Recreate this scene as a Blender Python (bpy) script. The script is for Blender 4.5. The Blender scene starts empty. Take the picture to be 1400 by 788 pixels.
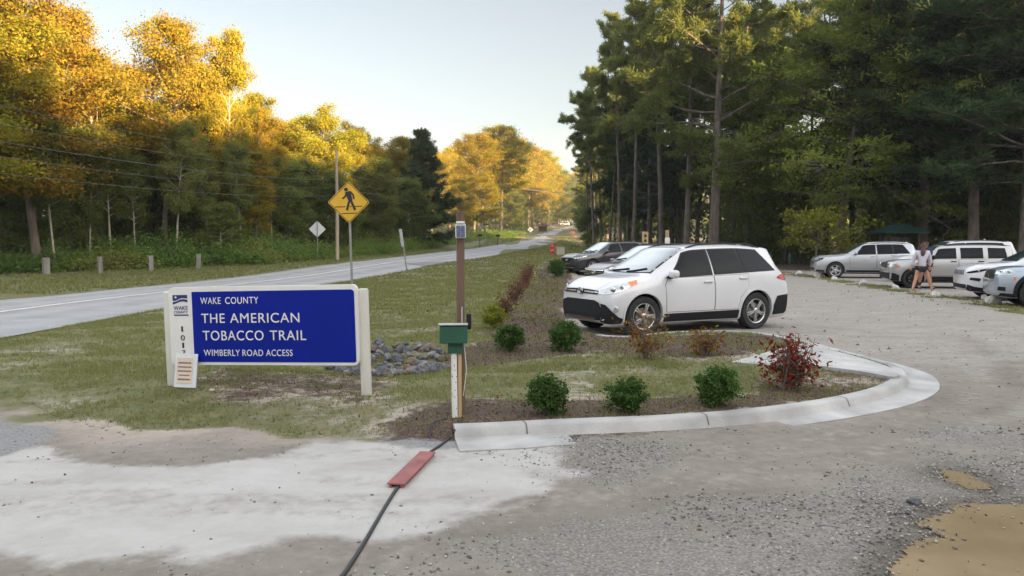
import bpy, bmesh, math, random
import numpy as np
from mathutils import Vector, Matrix
from mathutils.bvhtree import BVHTree

random.seed(7)
SC = bpy.context.scene
COL = SC.collection
R = math.radians
PI = math.pi

# ------------------------------------------------------------------ camera, sky, sun, exposure
CAM_H, PITCH, FPX = 1.65, R(3.22), 1050.0
cd = bpy.data.cameras.new('camera')
cd.sensor_width = 36.0
cd.lens = FPX / 1400 * 36
cd.clip_end = 4000
cam = bpy.data.objects.new('camera', cd)
cam.location = (0, 0, CAM_H)
cam.rotation_euler = (R(90) - PITCH, 0, 0)
COL.objects.link(cam)
SC.camera = cam

SUN_AZ = Vector((0.75, -0.66, 0)).normalized()      # towards the sun: low, behind the camera on the right
SUN_EL = R(8.5)
w = bpy.data.worlds.new('World')
SC.world = w
w.use_nodes = True
nt = w.node_tree
bg = nt.nodes['Background']
sky = nt.nodes.new('ShaderNodeTexSky')
sky.sky_type = 'NISHITA'
sky.sun_disc = False
sky.sun_elevation = SUN_EL
sky.sun_rotation = math.atan2(SUN_AZ.x, SUN_AZ.y)
sky.air_density = 1.0
sky.dust_density = 1.0
sky.ozone_density = 1.0
hs = nt.nodes.new('ShaderNodeHueSaturation')
hs.inputs['Saturation'].default_value = 0.55
nt.links.new(sky.outputs[0], hs.inputs['Color'])
# added gain: brightens the dome overhead for ground light, dims it along the horizon
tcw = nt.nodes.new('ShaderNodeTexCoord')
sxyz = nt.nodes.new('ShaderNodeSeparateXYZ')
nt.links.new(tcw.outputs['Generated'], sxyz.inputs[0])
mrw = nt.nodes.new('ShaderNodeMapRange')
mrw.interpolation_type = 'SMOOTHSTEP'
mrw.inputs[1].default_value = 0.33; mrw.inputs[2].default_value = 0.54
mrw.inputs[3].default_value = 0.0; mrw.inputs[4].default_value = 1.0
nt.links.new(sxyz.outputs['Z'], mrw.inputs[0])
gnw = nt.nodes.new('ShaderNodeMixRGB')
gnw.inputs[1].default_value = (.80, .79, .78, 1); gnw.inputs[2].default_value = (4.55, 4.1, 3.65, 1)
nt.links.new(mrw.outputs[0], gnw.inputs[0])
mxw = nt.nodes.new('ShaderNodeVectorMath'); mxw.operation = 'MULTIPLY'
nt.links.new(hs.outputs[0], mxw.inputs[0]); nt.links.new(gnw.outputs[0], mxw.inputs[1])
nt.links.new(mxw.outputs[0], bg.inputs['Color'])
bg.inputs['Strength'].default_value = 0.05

sd_ = bpy.data.lights.new('sun', 'SUN')
sd_.energy = 5.0
sd_.angle = R(0.5)
sd_.color = (1.0, 0.68, 0.34)
sun = bpy.data.objects.new('sun', sd_)
dirv = Vector((SUN_AZ.x * math.cos(SUN_EL), SUN_AZ.y * math.cos(SUN_EL), math.sin(SUN_EL)))
sun.rotation_euler = dirv.to_track_quat('Z', 'Y').to_euler()
sun.location = (60, -60, 60)
COL.objects.link(sun)

vs = SC.view_settings
vs.view_transform = 'Standard'
vs.look = 'None'
vs.gamma = 1.0
vs.exposure = 2.7
SC.cycles.max_bounces = 6
SC.cycles.diffuse_bounces = 3
SC.cycles.transparent_max_bounces = 6
SC.cycles.use_denoising = True
SC.cycles.sample_clamp_indirect = 6.0

# ------------------------------------------------------------------ helpers
def ray(px, py):
    u = (px - 700) / FPX
    v = (394 - py) / FPX
    return Vector((u, math.cos(PITCH) + v * math.sin(PITCH), -math.sin(PITCH) + v * math.cos(PITCH)))

def at(px, py, z=0.0):
    d = ray(px, py)
    t = (z - CAM_H) / d.z
    return Vector((d.x * t, d.y * t, z))

def xat(px, Y):
    d = ray(px, 335)
    return d.x / d.y * Y

def zat(py, Y):
    d = ray(700, py)
    return CAM_H + d.z / d.y * Y

def tag(o, label=None, cat=None, group=None, kind=None):
    if label: o['label'] = label
    if cat: o['category'] = cat
    if group: o['group'] = group
    if kind: o['kind'] = kind
    return o

def empty(name, loc=(0, 0, 0), rz=0.0, label=None, cat=None, group=None):
    o = bpy.data.objects.new(name, None)
    o.empty_display_size = 0.2
    o.location = loc
    o.rotation_euler = (0, 0, rz)
    COL.objects.link(o)
    return tag(o, label, cat, group)

def link(name, me, parent=None, loc=None):
    o = bpy.data.objects.new(name, me)
    COL.objects.link(o)
    if parent is not None: o.parent = parent
    if loc is not None: o.location = loc
    return o

def copy_tree(o, parent=None):
    c = o.copy()
    COL.objects.link(c)
    if parent is not None: c.parent = parent
    for ch in list(o.children):
        copy_tree(ch, c)
    return c

def np_mesh(name, V, F, mats=(), smooth=False, attrs=None, fattrs=None, mi=None):
    """V (N,3) floats, F (M,k) ints"""
    V = np.asarray(V, dtype=np.float32)
    F = np.asarray(F, dtype=np.int32)
    me = bpy.data.meshes.new(name)
    me.vertices.add(len(V))
    me.vertices.foreach_set('co', V.ravel())
    k = F.shape[1]
    me.loops.add(F.size)
    me.loops.foreach_set('vertex_index', F.ravel())
    me.polygons.add(len(F))
    me.polygons.foreach_set('loop_start', np.arange(0, F.size, k, dtype=np.int32))
    me.polygons.foreach_set('loop_total', np.full(len(F), k, dtype=np.int32))
    if smooth: me.polygons.foreach_set('use_smooth', np.ones(len(F), dtype=bool))
    if mi is not None: me.polygons.foreach_set('material_index', np.asarray(mi, dtype=np.int32))
    for m in mats: me.materials.append(m)
    for n, a in (attrs or {}).items():
        at_ = me.attributes.new(n, 'FLOAT', 'POINT')
        at_.data.foreach_set('value', np.asarray(a, dtype=np.float32))
    for n, a in (fattrs or {}).items():
        at_ = me.attributes.new(n, 'FLOAT', 'FACE')
        at_.data.foreach_set('value', np.asarray(a, dtype=np.float32))
    me.update(calc_edges=True)
    return me

class MB:
    """collects simple shapes, builds ONE mesh object"""
    def __init__(self): self.v, self.f, self.mi = [], [], []
    def add(self, vs_, fs_, m=0):
        b = len(self.v)
        self.v += [tuple(p) for p in vs_]
        self.f += [tuple(i + b for i in f) for f in fs_]
        self.mi += [m] * len(fs_)
    def box(self, c, s, rot=None, m=0, top=1.0):
        x, y, z = s[0] / 2, s[1] / 2, s[2] / 2
        pts = [Vector(p) for p in ((-x, -y, -z), (x, -y, -z), (x, y, -z), (-x, y, -z),
                                   (-x * top, -y * top, z), (x * top, -y * top, z), (x * top, y * top, z), (-x * top, y * top, z))]
        if rot is not None: pts = [rot @ p for p in pts]
        c = Vector(c)
        self.add([p + c for p in pts], [(0, 3, 2, 1), (4, 5, 6, 7), (0, 1, 5, 4), (1, 2, 6, 5), (2, 3, 7, 6), (3, 0, 4, 7)], m)
    def bevbox(self, c, s, b, rot=None, m=0):
        bm = bmesh.new()
        bmesh.ops.create_cube(bm, size=1.0)
        for v in bm.verts: v.co = Vector((v.co.x * s[0], v.co.y * s[1], v.co.z * s[2]))
        bmesh.ops.bevel(bm, geom=bm.edges[:], offset=b, segments=2, affect='EDGES', profile=0.5)
        c = Vector(c)
        bm.verts.ensure_lookup_table()
        bm.verts.index_update()
        self.add([(rot @ v.co if rot is not None else v.co) + c for v in bm.verts], [[v.index for v in f.verts] for f in bm.faces], m)
        bm.free()
    def tube(self, pts, radii, n=6, cap=True, m=0):
        pts = [Vector(p) for p in pts]
        if not hasattr(radii, '__len__'): radii = [radii] * len(pts)
        vs_, fs_ = [], []
        ref = None
        for i, p in enumerate(pts):
            a = pts[max(i - 1, 0)]
            b = pts[min(i + 1, len(pts) - 1)]
            t = (b - a)
            if t.length < 1e-9: t = Vector((0, 0, 1))
            t.normalize()
            if ref is None:
                ref = Vector((0, 0, 1)) if abs(t.z) < 0.9 else Vector((1, 0, 0))
            s1 = t.cross(ref)
            if s1.length < 1e-6:
                ref = Vector((1, 0.3, 0.2)); s1 = t.cross(ref)
            s1.normalize()
            s2 = t.cross(s1)
            for k in range(n):
                a_ = 2 * PI * k / n
                vs_.append(p + (s1 * math.cos(a_) + s2 * math.sin(a_)) * radii[i])
        for i in range(len(pts) - 1):
            for k in range(n):
                fs_.append((i * n + k, i * n + (k + 1) % n, (i + 1) * n + (k + 1) % n, (i + 1) * n + k))
        if cap:
            fs_.append(tuple(range(n)))
            fs_.append(tuple((len(pts) - 1) * n + k for k in reversed(range(n))))
        self.add(vs_, fs_, m)
    def lathe(self, prof, n=16, c=(0, 0, 0), rot=None, m=0, closed=False):
        """prof: (r, z) list about z"""
        vs_, fs_ = [], []
        c = Vector(c)
        for r, z in prof:
            for k in range(n):
                a_ = 2 * PI * k / n
                p = Vector((r * math.cos(a_), r * math.sin(a_), z))
                vs_.append((rot @ p if rot is not None else p) + c)
        L = len(prof)
        for i in range(L - 1 if not closed else L):
            j = (i + 1) % L
            for k in range(n):
                fs_.append((i * n + k, i * n + (k + 1) % n, j * n + (k + 1) % n, j * n + k))
        if not closed:
            fs_.append(tuple(reversed(range(n))))
            fs_.append(tuple((L - 1) * n + k for k in range(n)))
        self.add(vs_, fs_, m)
    def prism(self, poly, d, fn=None, m=0):
        """poly: list of (a, b); extruded from 0 to d; fn(a, b, depth) -> point"""
        n = len(poly)
        f = fn or (lambda a, b, c: (a, b, c))
        self.add([f(a, b, 0) for a, b in poly] + [f(a, b, d) for a, b in poly],
                 [tuple(range(n)), tuple(reversed(range(n, 2 * n)))] + [(i, i + n, (i + 1) % n + n, (i + 1) % n) for i in range(n)], m)
    def mesh(self, name, mats, smooth=None):
        me = bpy.data.meshes.new(name)
        me.from_pydata(self.v, [], self.f)
        for m in (mats if isinstance(mats, (list, tuple)) else [mats]): me.materials.append(m)
        me.polygons.foreach_set('material_index', self.mi)
        bm = bmesh.new(); bm.from_mesh(me)
        bmesh.ops.recalc_face_normals(bm, faces=bm.faces[:])
        bm.to_mesh(me); bm.free()
        if smooth is not None:
            me.polygons.foreach_set('use_smooth', [True] * len(me.polygons))
            me.set_sharp_from_angle(angle=R(smooth))
        me.update()
        return me
    def build(self, name, mats, parent=None, smooth=None, loc=None):
        return link(name, self.mesh(name, mats, smooth), parent, loc)

def rrect(w_, h_, r, n=5, cx=0, cy=0):
    out = []
    for sx, sy, a0 in ((1, 1, 0), (-1, 1, 90), (-1, -1, 180), (1, -1, 270)):
        for k in range(n + 1):
            a = R(a0 + 90 * k / n)
            out.append((cx + sx * (w_ / 2 - r) + r * math.cos(a), cy + sy * (h_ / 2 - r) + r * math.sin(a)))
    return out

# value noise in world space (numpy)
_rs = np.random.RandomState(3)
_tab = _rs.rand(512, 512)
def vnoise(x, y, s, o=0):
    x = np.asarray(x) / s + o * 17.31
    y = np.asarray(y) / s + o * 9.77
    xi = np.floor(x).astype(int); yi = np.floor(y).astype(int)
    fx = x - xi; fy = y - yi
    fx = fx * fx * (3 - 2 * fx); fy = fy * fy * (3 - 2 * fy)
    g = lambda i, j: _tab[(yi + j) % 512, (xi + i) % 512]
    return (g(0, 0) * (1 - fx) + g(1, 0) * fx) * (1 - fy) + (g(0, 1) * (1 - fx) + g(1, 1) * fx) * fy
def fbm(x, y, s, o=0, oct_=3):
    t, a, n = 0, 0.5, 0
    for k in range(oct_):
        t = t + a * vnoise(x, y, s / 2 ** k, o + k * 3); n += a; a *= 0.5
    return t / n
def sstep(a, b, x):
    t = np.clip((np.asarray(x, dtype=float) - a) / (b - a), 0, 1)
    return t * t * (3 - 2 * t)
def sdist(poly, X, Y):
    """signed distance (positive inside) of points to a closed polygon"""
    X = np.asarray(X, dtype=float); Y = np.asarray(Y, dtype=float)
    d = np.full(X.shape, 1e9); ins = np.zeros(X.shape, dtype=bool)
    n = len(poly)
    for i in range(n):
        x0, y0 = poly[i]; x1, y1 = poly[(i + 1) % n]
        dx, dy = x1 - x0, y1 - y0
        L2 = dx * dx + dy * dy + 1e-12
        t = np.clip(((X - x0) * dx + (Y - y0) * dy) / L2, 0, 1)
        d = np.minimum(d, (X - x0 - t * dx) ** 2 + (Y - y0 - t * dy) ** 2)
        c = ((y0 > Y) != (y1 > Y)) & (X < (x1 - x0) * (Y - y0) / (y1 - y0 + 1e-12) + x0)
        ins ^= c
    return np.where(ins, 1, -1) * np.sqrt(d)
def catmull(P, k=8):
    P = [np.array(p, dtype=float) for p in P]
    out = []
    for i in range(len(P) - 1):
        p0, p1, p2, p3 = P[max(i - 1, 0)], P[i], P[i + 1], P[min(i + 2, len(P) - 1)]
        for j in range(k):
            t = j / k
            out.append(0.5 * ((2 * p1) + (-p0 + p2) * t + (2 * p0 - 5 * p1 + 4 * p2 - p3) * t * t + (-p0 + 3 * p1 - 3 * p2 + p3) * t ** 3))
    out.append(P[-1])
    return np.array(out)

# ------------------------------------------------------------------ materials
def new_mat(name):
    m = bpy.data.materials.new(name)
    m.use_nodes = True
    n = m.node_tree.nodes
    return m, m.node_tree, n['Principled BSDF']

def pm(name, c, rough=0.6, metal=0.0, var=0.12, scale=6.0, bump=0.0, bscale=None, coat=0.0, spec=0.5, stretch=None):
    """Principled material whose colour is broken up by object-space noise"""
    m, t, b = new_mat(name)
    tc = t.nodes.new('ShaderNodeTexCoord')
    src = tc.outputs['Object']
    if stretch:
        mp = t.nodes.new('ShaderNodeMapping')
        mp.inputs['Scale'].default_value = stretch
        t.links.new(src, mp.inputs[0]); src = mp.outputs[0]
    nz = t.nodes.new('ShaderNodeTexNoise')
    nz.inputs['Scale'].default_value = scale
    nz.inputs['Detail'].default_value = 6
    t.links.new(src, nz.inputs['Vector'])
    cr = t.nodes.new('ShaderNodeValToRGB')
    lo = [max(0, x * (1 - var)) for x in c]; hi = [min(1, x * (1 + var)) for x in c]
    cr.color_ramp.elements[0].position = 0.3; cr.color_ramp.elements[1].position = 0.7
    cr.color_ramp.elements[0].color = (*lo, 1); cr.color_ramp.elements[1].color = (*hi, 1)
    t.links.new(nz.outputs[0], cr.inputs[0])
    t.links.new(cr.outputs[0], b.inputs['Base Color'])
    b.inputs['Roughness'].default_value = rough
    b.inputs['Metallic'].default_value = metal
    b.inputs['Specular IOR Level'].default_value = spec
    b.inputs['Coat Weight'].default_value = coat
    b.inputs['Coat Roughness'].default_value = 0.04
    if bump:
        n2 = t.nodes.new('ShaderNodeTexNoise')
        n2.inputs['Scale'].default_value = bscale or scale * 3
        n2.inputs['Detail'].default_value = 5
        t.links.new(src, n2.inputs['Vector'])
        bp = t.nodes.new('ShaderNodeBump')
        bp.inputs['Strength'].default_value = bump
        bp.inputs['Distance'].default_value = 0.02
        t.links.new(n2.outputs[0], bp.inputs['Height'])
        t.links.new(bp.outputs[0], b.inputs['Normal'])
    return m

def leaf_mat(name, c0, c1, c2, trans=0.35, hue=0.02, val=0.25):
    """three leaf colours chosen per leaf, shifted a little per tree"""
    m = bpy.data.materials.new(name)
    m.use_nodes = True
    t = m.node_tree
    t.nodes.clear()
    out = t.nodes.new('ShaderNodeOutputMaterial')
    a = t.nodes.new('ShaderNodeAttribute'); a.attribute_name = 'var'
    cr = t.nodes.new('ShaderNodeValToRGB')
    e = cr.color_ramp.elements
    e[0].position = 0.0; e[0].color = (*c0, 1)
    e[1].position = 1.0; e[1].color = (*c2, 1)
    x = e.new(0.5); x.color = (*c1, 1)
    t.links.new(a.outputs['Fac'], cr.inputs[0])
    oi = t.nodes.new('ShaderNodeObjectInfo')
    h = t.nodes.new('ShaderNodeHueSaturation')
    mr = t.nodes.new('ShaderNodeMapRange')
    mr.inputs[3].default_value = 0.5 - hue; mr.inputs[4].default_value = 0.5 + hue
    t.links.new(oi.outputs['Random'], mr.inputs[0]); t.links.new(mr.outputs[0], h.inputs['Hue'])
    mu = t.nodes.new('ShaderNodeMath'); mu.operation = 'MULTIPLY'; mu.inputs[1].default_value = 7.13
    fr = t.nodes.new('ShaderNodeMath'); fr.operation = 'FRACT'
    mv = t.nodes.new('ShaderNodeMapRange')
    mv.inputs[3].default_value = 1 - val; mv.inputs[4].default_value = 1 + val
    t.links.new(oi.outputs['Random'], mu.inputs[0]); t.links.new(mu.outputs[0], fr.inputs[0])
    t.links.new(fr.outputs[0], mv.inputs[0]); t.links.new(mv.outputs[0], h.inputs['Value'])
    t.links.new(cr.outputs[0], h.inputs['Color'])
    d = t.nodes.new('ShaderNodeBsdfDiffuse'); tr = t.nodes.new('ShaderNodeBsdfTranslucent')
    mx = t.nodes.new('ShaderNodeMixShader'); mx.inputs[0].default_value = trans
    t.links.new(h.outputs[0], d.inputs[0]); t.links.new(h.outputs[0], tr.inputs[0])
    t.links.new(d.outputs[0], mx.inputs[1]); t.links.new(tr.outputs[0], mx.inputs[2])
    t.links.new(mx.outputs[0], out.inputs[0])
    return m

M = {}
M['bark'] = pm('bark', (0.13, 0.105, 0.085), 0.9, var=0.45, scale=3, bump=0.9, bscale=9, stretch=(1, 1, 0.25))
M['pine_bark'] = pm('pine_bark', (0.115, 0.092, 0.078), 0.9, var=0.5, scale=4, bump=1.0, bscale=8, stretch=(1, 1, 0.35))
M['pale_bark'] = pm('pale_bark', (0.30, 0.26, 0.21), 0.9, var=0.35, scale=4, bump=0.6, stretch=(1, 1, 0.3))
M['leaf_fall'] = leaf_mat('autumn_leaves', (0.16, 0.20, 0.026), (0.29, 0.245, 0.03), (0.44, 0.26, 0.034), 0.45, 0.024)
M['leaf_green'] = leaf_mat('green_leaves', (0.10, 0.135, 0.036), (0.155, 0.185, 0.048), (0.22, 0.22, 0.06), 0.5, 0.014)
M['leaf_light'] = leaf_mat('light_green_leaves', (0.15, 0.215, 0.038), (0.215, 0.275, 0.05), (0.32, 0.32, 0.07), 0.55, 0.008, 0.05)
M['leaf_yellow'] = leaf_mat('yellow_green_leaves', (0.11, 0.14, 0.02), (0.2, 0.22, 0.03), (0.3, 0.26, 0.04), 0.42, 0.006, 0.05)
M['needle'] = leaf_mat('pine_needles', (0.115, 0.155, 0.046), (0.175, 0.205, 0.058), (0.25, 0.235, 0.068), 0.5, 0.015)
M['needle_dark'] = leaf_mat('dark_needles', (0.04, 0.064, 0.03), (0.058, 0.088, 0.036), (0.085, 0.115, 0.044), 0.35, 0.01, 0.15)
M['box_leaf'] = leaf_mat('boxwood_leaves', (0.03, 0.068, 0.02), (0.055, 0.11, 0.028), (0.10, 0.16, 0.045), 0.3, 0.008, 0.1)
M['red_leaf'] = leaf_mat('red_leaves', (0.11, 0.012, 0.012), (0.19, 0.022, 0.018), (0.26, 0.05, 0.025), 0.35, 0.01, 0.15)
M['mix_leaf'] = leaf_mat('red_and_yellow_leaves', (0.2, 0.03, 0.02), (0.24, 0.11, 0.02), (0.24, 0.22, 0.035), 0.35, 0.01, 0.1)
M['dry_leaf'] = leaf_mat('brown_red_leaves', (0.09, 0.025, 0.02), (0.15, 0.045, 0.03), (0.2, 0.09, 0.04), 0.3, 0.01, 0.15)
M['under_leaf'] = leaf_mat('undergrowth_leaves', (0.11, 0.19, 0.045), (0.18, 0.25, 0.055), (0.27, 0.22, 0.085), 0.45, 0.0, 0.0)
M['grass'] = leaf_mat('grass_blades', (0.12, 0.175, 0.045), (0.21, 0.225, 0.075), (0.33, 0.285, 0.155), 0.4, 0.0, 0.0)
M['chip'] = leaf_mat('mulch_chips', (0.042, 0.022, 0.015), (0.10, 0.055, 0.036), (0.21, 0.13, 0.085), 0.0, 0.0, 0.0)
M['stone'] = leaf_mat('gravel_stones', (0.10, 0.095, 0.088), (0.20, 0.186, 0.17), (0.42, 0.395, 0.36), 0.0, 0.0, 0.0)
M['rock'] = pm('riprap_rock', (0.11, 0.112, 0.12), 0.9, var=0.5, scale=5, bump=0.6, spec=.2)
M['rock_pale'] = pm('pale_riprap_rock', (0.18, 0.175, 0.168), 0.9, var=0.4, scale=5, bump=0.6, spec=.2)
M['rock_brown'] = pm('brown_riprap_rock', (0.15, 0.115, 0.09), 0.9, var=0.4, scale=5, bump=0.6, spec=.2)
M['boulder'] = pm('pale_boulder', (0.46, 0.43, 0.4), 0.9, var=0.3, scale=5, bump=0.6)
M['concrete'] = pm('kerb_concrete', (0.36, 0.352, 0.34), 0.85, var=0.34, scale=1.7, bump=0.35, bscale=60)
M['galv'] = pm('galvanised_steel', (0.28, 0.28, 0.28), 0.5, metal=0.6, var=0.2, scale=8)
M['white_paint'] = pm('white_paint', (0.66, 0.65, 0.63), 0.55, var=0.06, scale=3)
M['post_cream'] = pm('weathered_cream_post', (0.58, 0.56, 0.51), 0.7, var=0.14, scale=4, stretch=(1, 1, 0.3))
M['blue'] = pm('blue_panel_paint', (0.001, 0.012, 0.235), 0.5, var=0.08, scale=2, spec=0.15)
M['ink'] = pm('black_ink', (0.012, 0.012, 0.014), 0.6, var=0.1)
M['navy'] = pm('navy_ink', (0.012, 0.02, 0.13), 0.6, var=0.1)
M['paper'] = pm('white_paper', (0.6, 0.62, 0.66), 0.7, var=0.05)
M['cream_paper'] = pm('cream_paper', (0.6, 0.5, 0.4), 0.7, var=0.08, scale=4)
M['text_faded'] = pm('faded_ink', (0.2, 0.11, 0.16), 0.7, var=0.1)
M['yellow_sign'] = pm('yellow_sign_sheeting', (0.62, 0.36, 0.02), 0.5, var=0.1, scale=4)
M['old_wood'] = pm('weathered_brown_wood', (0.14, 0.085, 0.06), 0.9, var=0.35, scale=6, bump=0.5, stretch=(1, 1, 0.12))
M['grey_wood'] = pm('grey_wood', (0.22, 0.205, 0.19), 0.9, var=0.3, scale=6, bump=0.5, stretch=(1, 1, 0.15))
M['tan_wood'] = pm('tan_wood', (0.42, 0.31, 0.16), 0.9, var=0.25, scale=6, stretch=(1, 1, 0.12))
M['green_box'] = pm('green_painted_wood', (0.010, 0.075, 0.042), 0.55, var=0.3, scale=5, stretch=(1, 1, 0.2))
M['lid'] = pm('pale_lid', (0.45, 0.47, 0.47), 0.6, var=0.15, scale=12)
M['black'] = pm('black_plastic', (0.012, 0.012, 0.014), 0.5, var=0.15, spec=0.25)
M['rubber'] = pm('tyre_rubber', (0.022, 0.022, 0.023), 0.85, var=0.25, scale=10)
M['cable'] = pm('black_cable', (0.02, 0.02, 0.022), 0.6, var=0.2)
M['board'] = pm('red_board', (0.24, 0.085, 0.08), 0.85, var=0.25, scale=6, bump=0.25)
M['solar'] = pm('solar_cells', (0.03, 0.045, 0.12), 0.2, var=0.25, scale=30)
M['red_paint'] = pm('red_hydrant_paint', (0.5, 0.035, 0.025), 0.5, var=0.15)
M['util'] = pm('tan_utility_box', (0.36, 0.31, 0.25), 0.7, var=0.12)
M['green_post'] = pm('green_bollard_paint', (0.03, 0.1, 0.06), 0.7, var=0.2)
M['wire'] = pm('grey_wire', (0.09, 0.09, 0.085), 0.6, var=0.1)
M['pole_wood'] = pm('pole_wood', (0.33, 0.27, 0.2), 0.9, var=0.25, scale=3, stretch=(1, 1, 0.1))
M['kiosk_roof'] = pm('dark_green_roof', (0.02, 0.07, 0.055), 0.7, var=0.2)
# ------------------------------------------------------------------ terrain
_hp = np.array([(-400, 0), (30, 0), (38, .1), (45, .42), (60, .9), (100, 1.75), (190, 3.8), (330, 9.8), (450, 14), (900, 22), (3000, 30)], float)
_hy = np.linspace(-400, 3000, 6801)
_hz = np.interp(_hy, _hp[:, 0], _hp[:, 1])
_k = np.ones(17) / 17
_hz = np.convolve(np.pad(_hz, 8, mode='edge'), _k, mode='valid')
def hgt(x, y):
    """rise of the land: it climbs away beyond the car park, less so under the wood on the right"""
    x = np.asarray(x, float); y = np.asarray(y, float)
    wgt = 1 - 0.9 * sstep(5, 15, x) * (1 - sstep(80, 170, y))
    return np.interp(y, _hy, _hz) * wgt
def W2(pts, z=0.0): return [tuple(at(px, py, z)[:2]) for px, py in pts]

kerb_px = [(622, 603), (690, 600), (760, 596), (900, 590), (1000, 583), (1100, 571), (1170, 558), (1216, 545), (1240, 530), (1234, 514), (1200, 501), (1150, 488), (1105, 476), (1040, 463), (980, 460), (910, 462), (855, 468), (810, 462), (772, 440), (769, 412), (772, 386)]
KERB = catmull(W2(kerb_px), 6)
lot_edge_px = [(0, 549), (30, 560), (60, 577), (110, 590), (160, 602), (230, 597), (300, 591), (350, 596), (400, 602), (470, 601), (560, 599)]
LOT = [(-60, 9.0), (-14, 8.6)] + W2(lot_edge_px) + [tuple(p) for p in KERB] + [(4.0, 40.5), (9, 45.5), (22, 46.5), (40, 46.5), (60, 40), (60, -30), (-60, -30)]
FRONT_BED = [tuple(p) for p in KERB[:75]]

road_c = catmull([(-10.6, -30), (-11.6, -10), (-12.1, 5), (-12.15, 15), (-11.9, 24), (-10.4, 34), (-7.6, 47), (-3.9, 60), (0.4, 85), (3.6, 115), (5.6, 150), (7.9, 190), (14.5, 250), (28, 330), (50, 430), (90, 560)], 10)
ROAD_W = 3.15
def road_dist(X, Y):
    d = np.full(np.shape(X), 1e9)
    for i in range(len(road_c) - 1):
        x0, y0 = road_c[i]; x1, y1 = road_c[i + 1]
        dx, dy = x1 - x0, y1 - y0
        t = np.clip(((X - x0) * dx + (Y - y0) * dy) / (dx * dx + dy * dy), 0, 1)
        d = np.minimum(d, np.hypot(X - x0 - t * dx, Y - y0 - t * dy))
    return d

MULCH = [W2(p) for p in (
    [(560, 600), (575, 575), (640, 560), (760, 556), (900, 556), (1000, 548), (1060, 520), (1100, 505), (1180, 512), (1225, 522), (1240, 530), (1216, 548), (1170, 560), (1000, 585), (760, 598)],
    [(640, 505), (610, 490), (650, 470), (680, 440), (720, 400), (740, 372), (790, 372), (785, 395), (775, 420), (775, 445), (810, 465), (870, 470), (1000, 464), (1060, 470), (1040, 490), (960, 502), (880, 496), (800, 486), (720, 500)],
    [(255, 530), (300, 506), (420, 500), (520, 510), (560, 530), (480, 548), (400, 540), (330, 552)],
)]
GRASSY = [W2(p) for p in (
    [(640, 545), (660, 510), (720, 500), (850, 498), (960, 505), (1000, 520), (960, 545), (900, 552), (800, 552), (700, 556)],
    [(1010, 500), (1060, 530), (1150, 545), (1210, 540), (1215, 525), (1120, 515)],
)]
DUST = W2([(-120, 650), (40, 612), (130, 640), (220, 634), (330, 628), (480, 607), (600, 600), (640, 604), (742, 606), (748, 645), (700, 682), (640, 702), (560, 722), (470, 738), (420, 742), (380, 768), (250, 774), (120, 766), (0, 754), (-200, 740)])
ASPH = [W2([(-300, 572), (0, 578), (60, 583), (88, 588), (72, 604), (30, 618), (0, 628), (-300, 660)]), W2([(470, 603), (540, 600), (622, 598), (640, 612), (610, 618), (540, 612)])]
GRAV = [W2(p) for p in (
    [(880, 800), (930, 740), (1040, 700), (1130, 670), (1200, 640), (1290, 620), (1400, 625), (1500, 640), (1600, 800), (1300, 850)],
    [(700, 612), (800, 606), (900, 612), (880, 628), (800, 640), (720, 632)],
    [(1230, 590), (1300, 575), (1400, 590), (1450, 620), (1330, 622)],
    [(560, 800), (650, 765), (800, 735), (900, 720), (960, 735), (930, 800)])]
PUD = [[tuple(p) for p in catmull(W2(q), 5)] for q in (
    [(1228, 752), (1262, 742), (1300, 738), (1284, 726), (1262, 716), (1278, 704), (1305, 698), (1330, 690), (1370, 690), (1420, 694), (1520, 700), (1600, 760), (1500, 840), (1330, 838), (1240, 805), (1215, 778), (1228, 752)],
    [(1286, 646), (1308, 645), (1332, 652), (1354, 664), (1350, 671), (1325, 669), (1300, 659), (1286, 646)])]
SWALE = at(535, 498)

def ground_z(X, Y, lot=None):
    if lot is None: lot = sdist(LOT, X, Y)
    z = hgt(X, Y)
    kerbed = sstep(-1.6, -0.5, X)
    out = -lot
    z = z + np.where(out > 0, kerbed * 0.10 * sstep(-0.02, 0.16, out) + (1 - kerbed) * (0.05 * sstep(0.0, 1.2, out)), -0.03 * sstep(0.0, 0.12, -out))
    lump = (fbm(X, Y, 2.2, 5) - 0.5) * 0.09 + (fbm(X, Y, 0.5, 8) - 0.5) * 0.03
    z = z + lump * sstep(0.1, 0.9, out)
    z = z - 0.2 * np.exp(-(((X - SWALE.x) / 1.6) ** 2 + ((Y - SWALE.y) / 0.8) ** 2))
    rd = road_dist(X, Y)
    z = z - 0.06 * (1 - sstep(ROAD_W - 0.1, ROAD_W + 0.5, rd))
    return z

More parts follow.
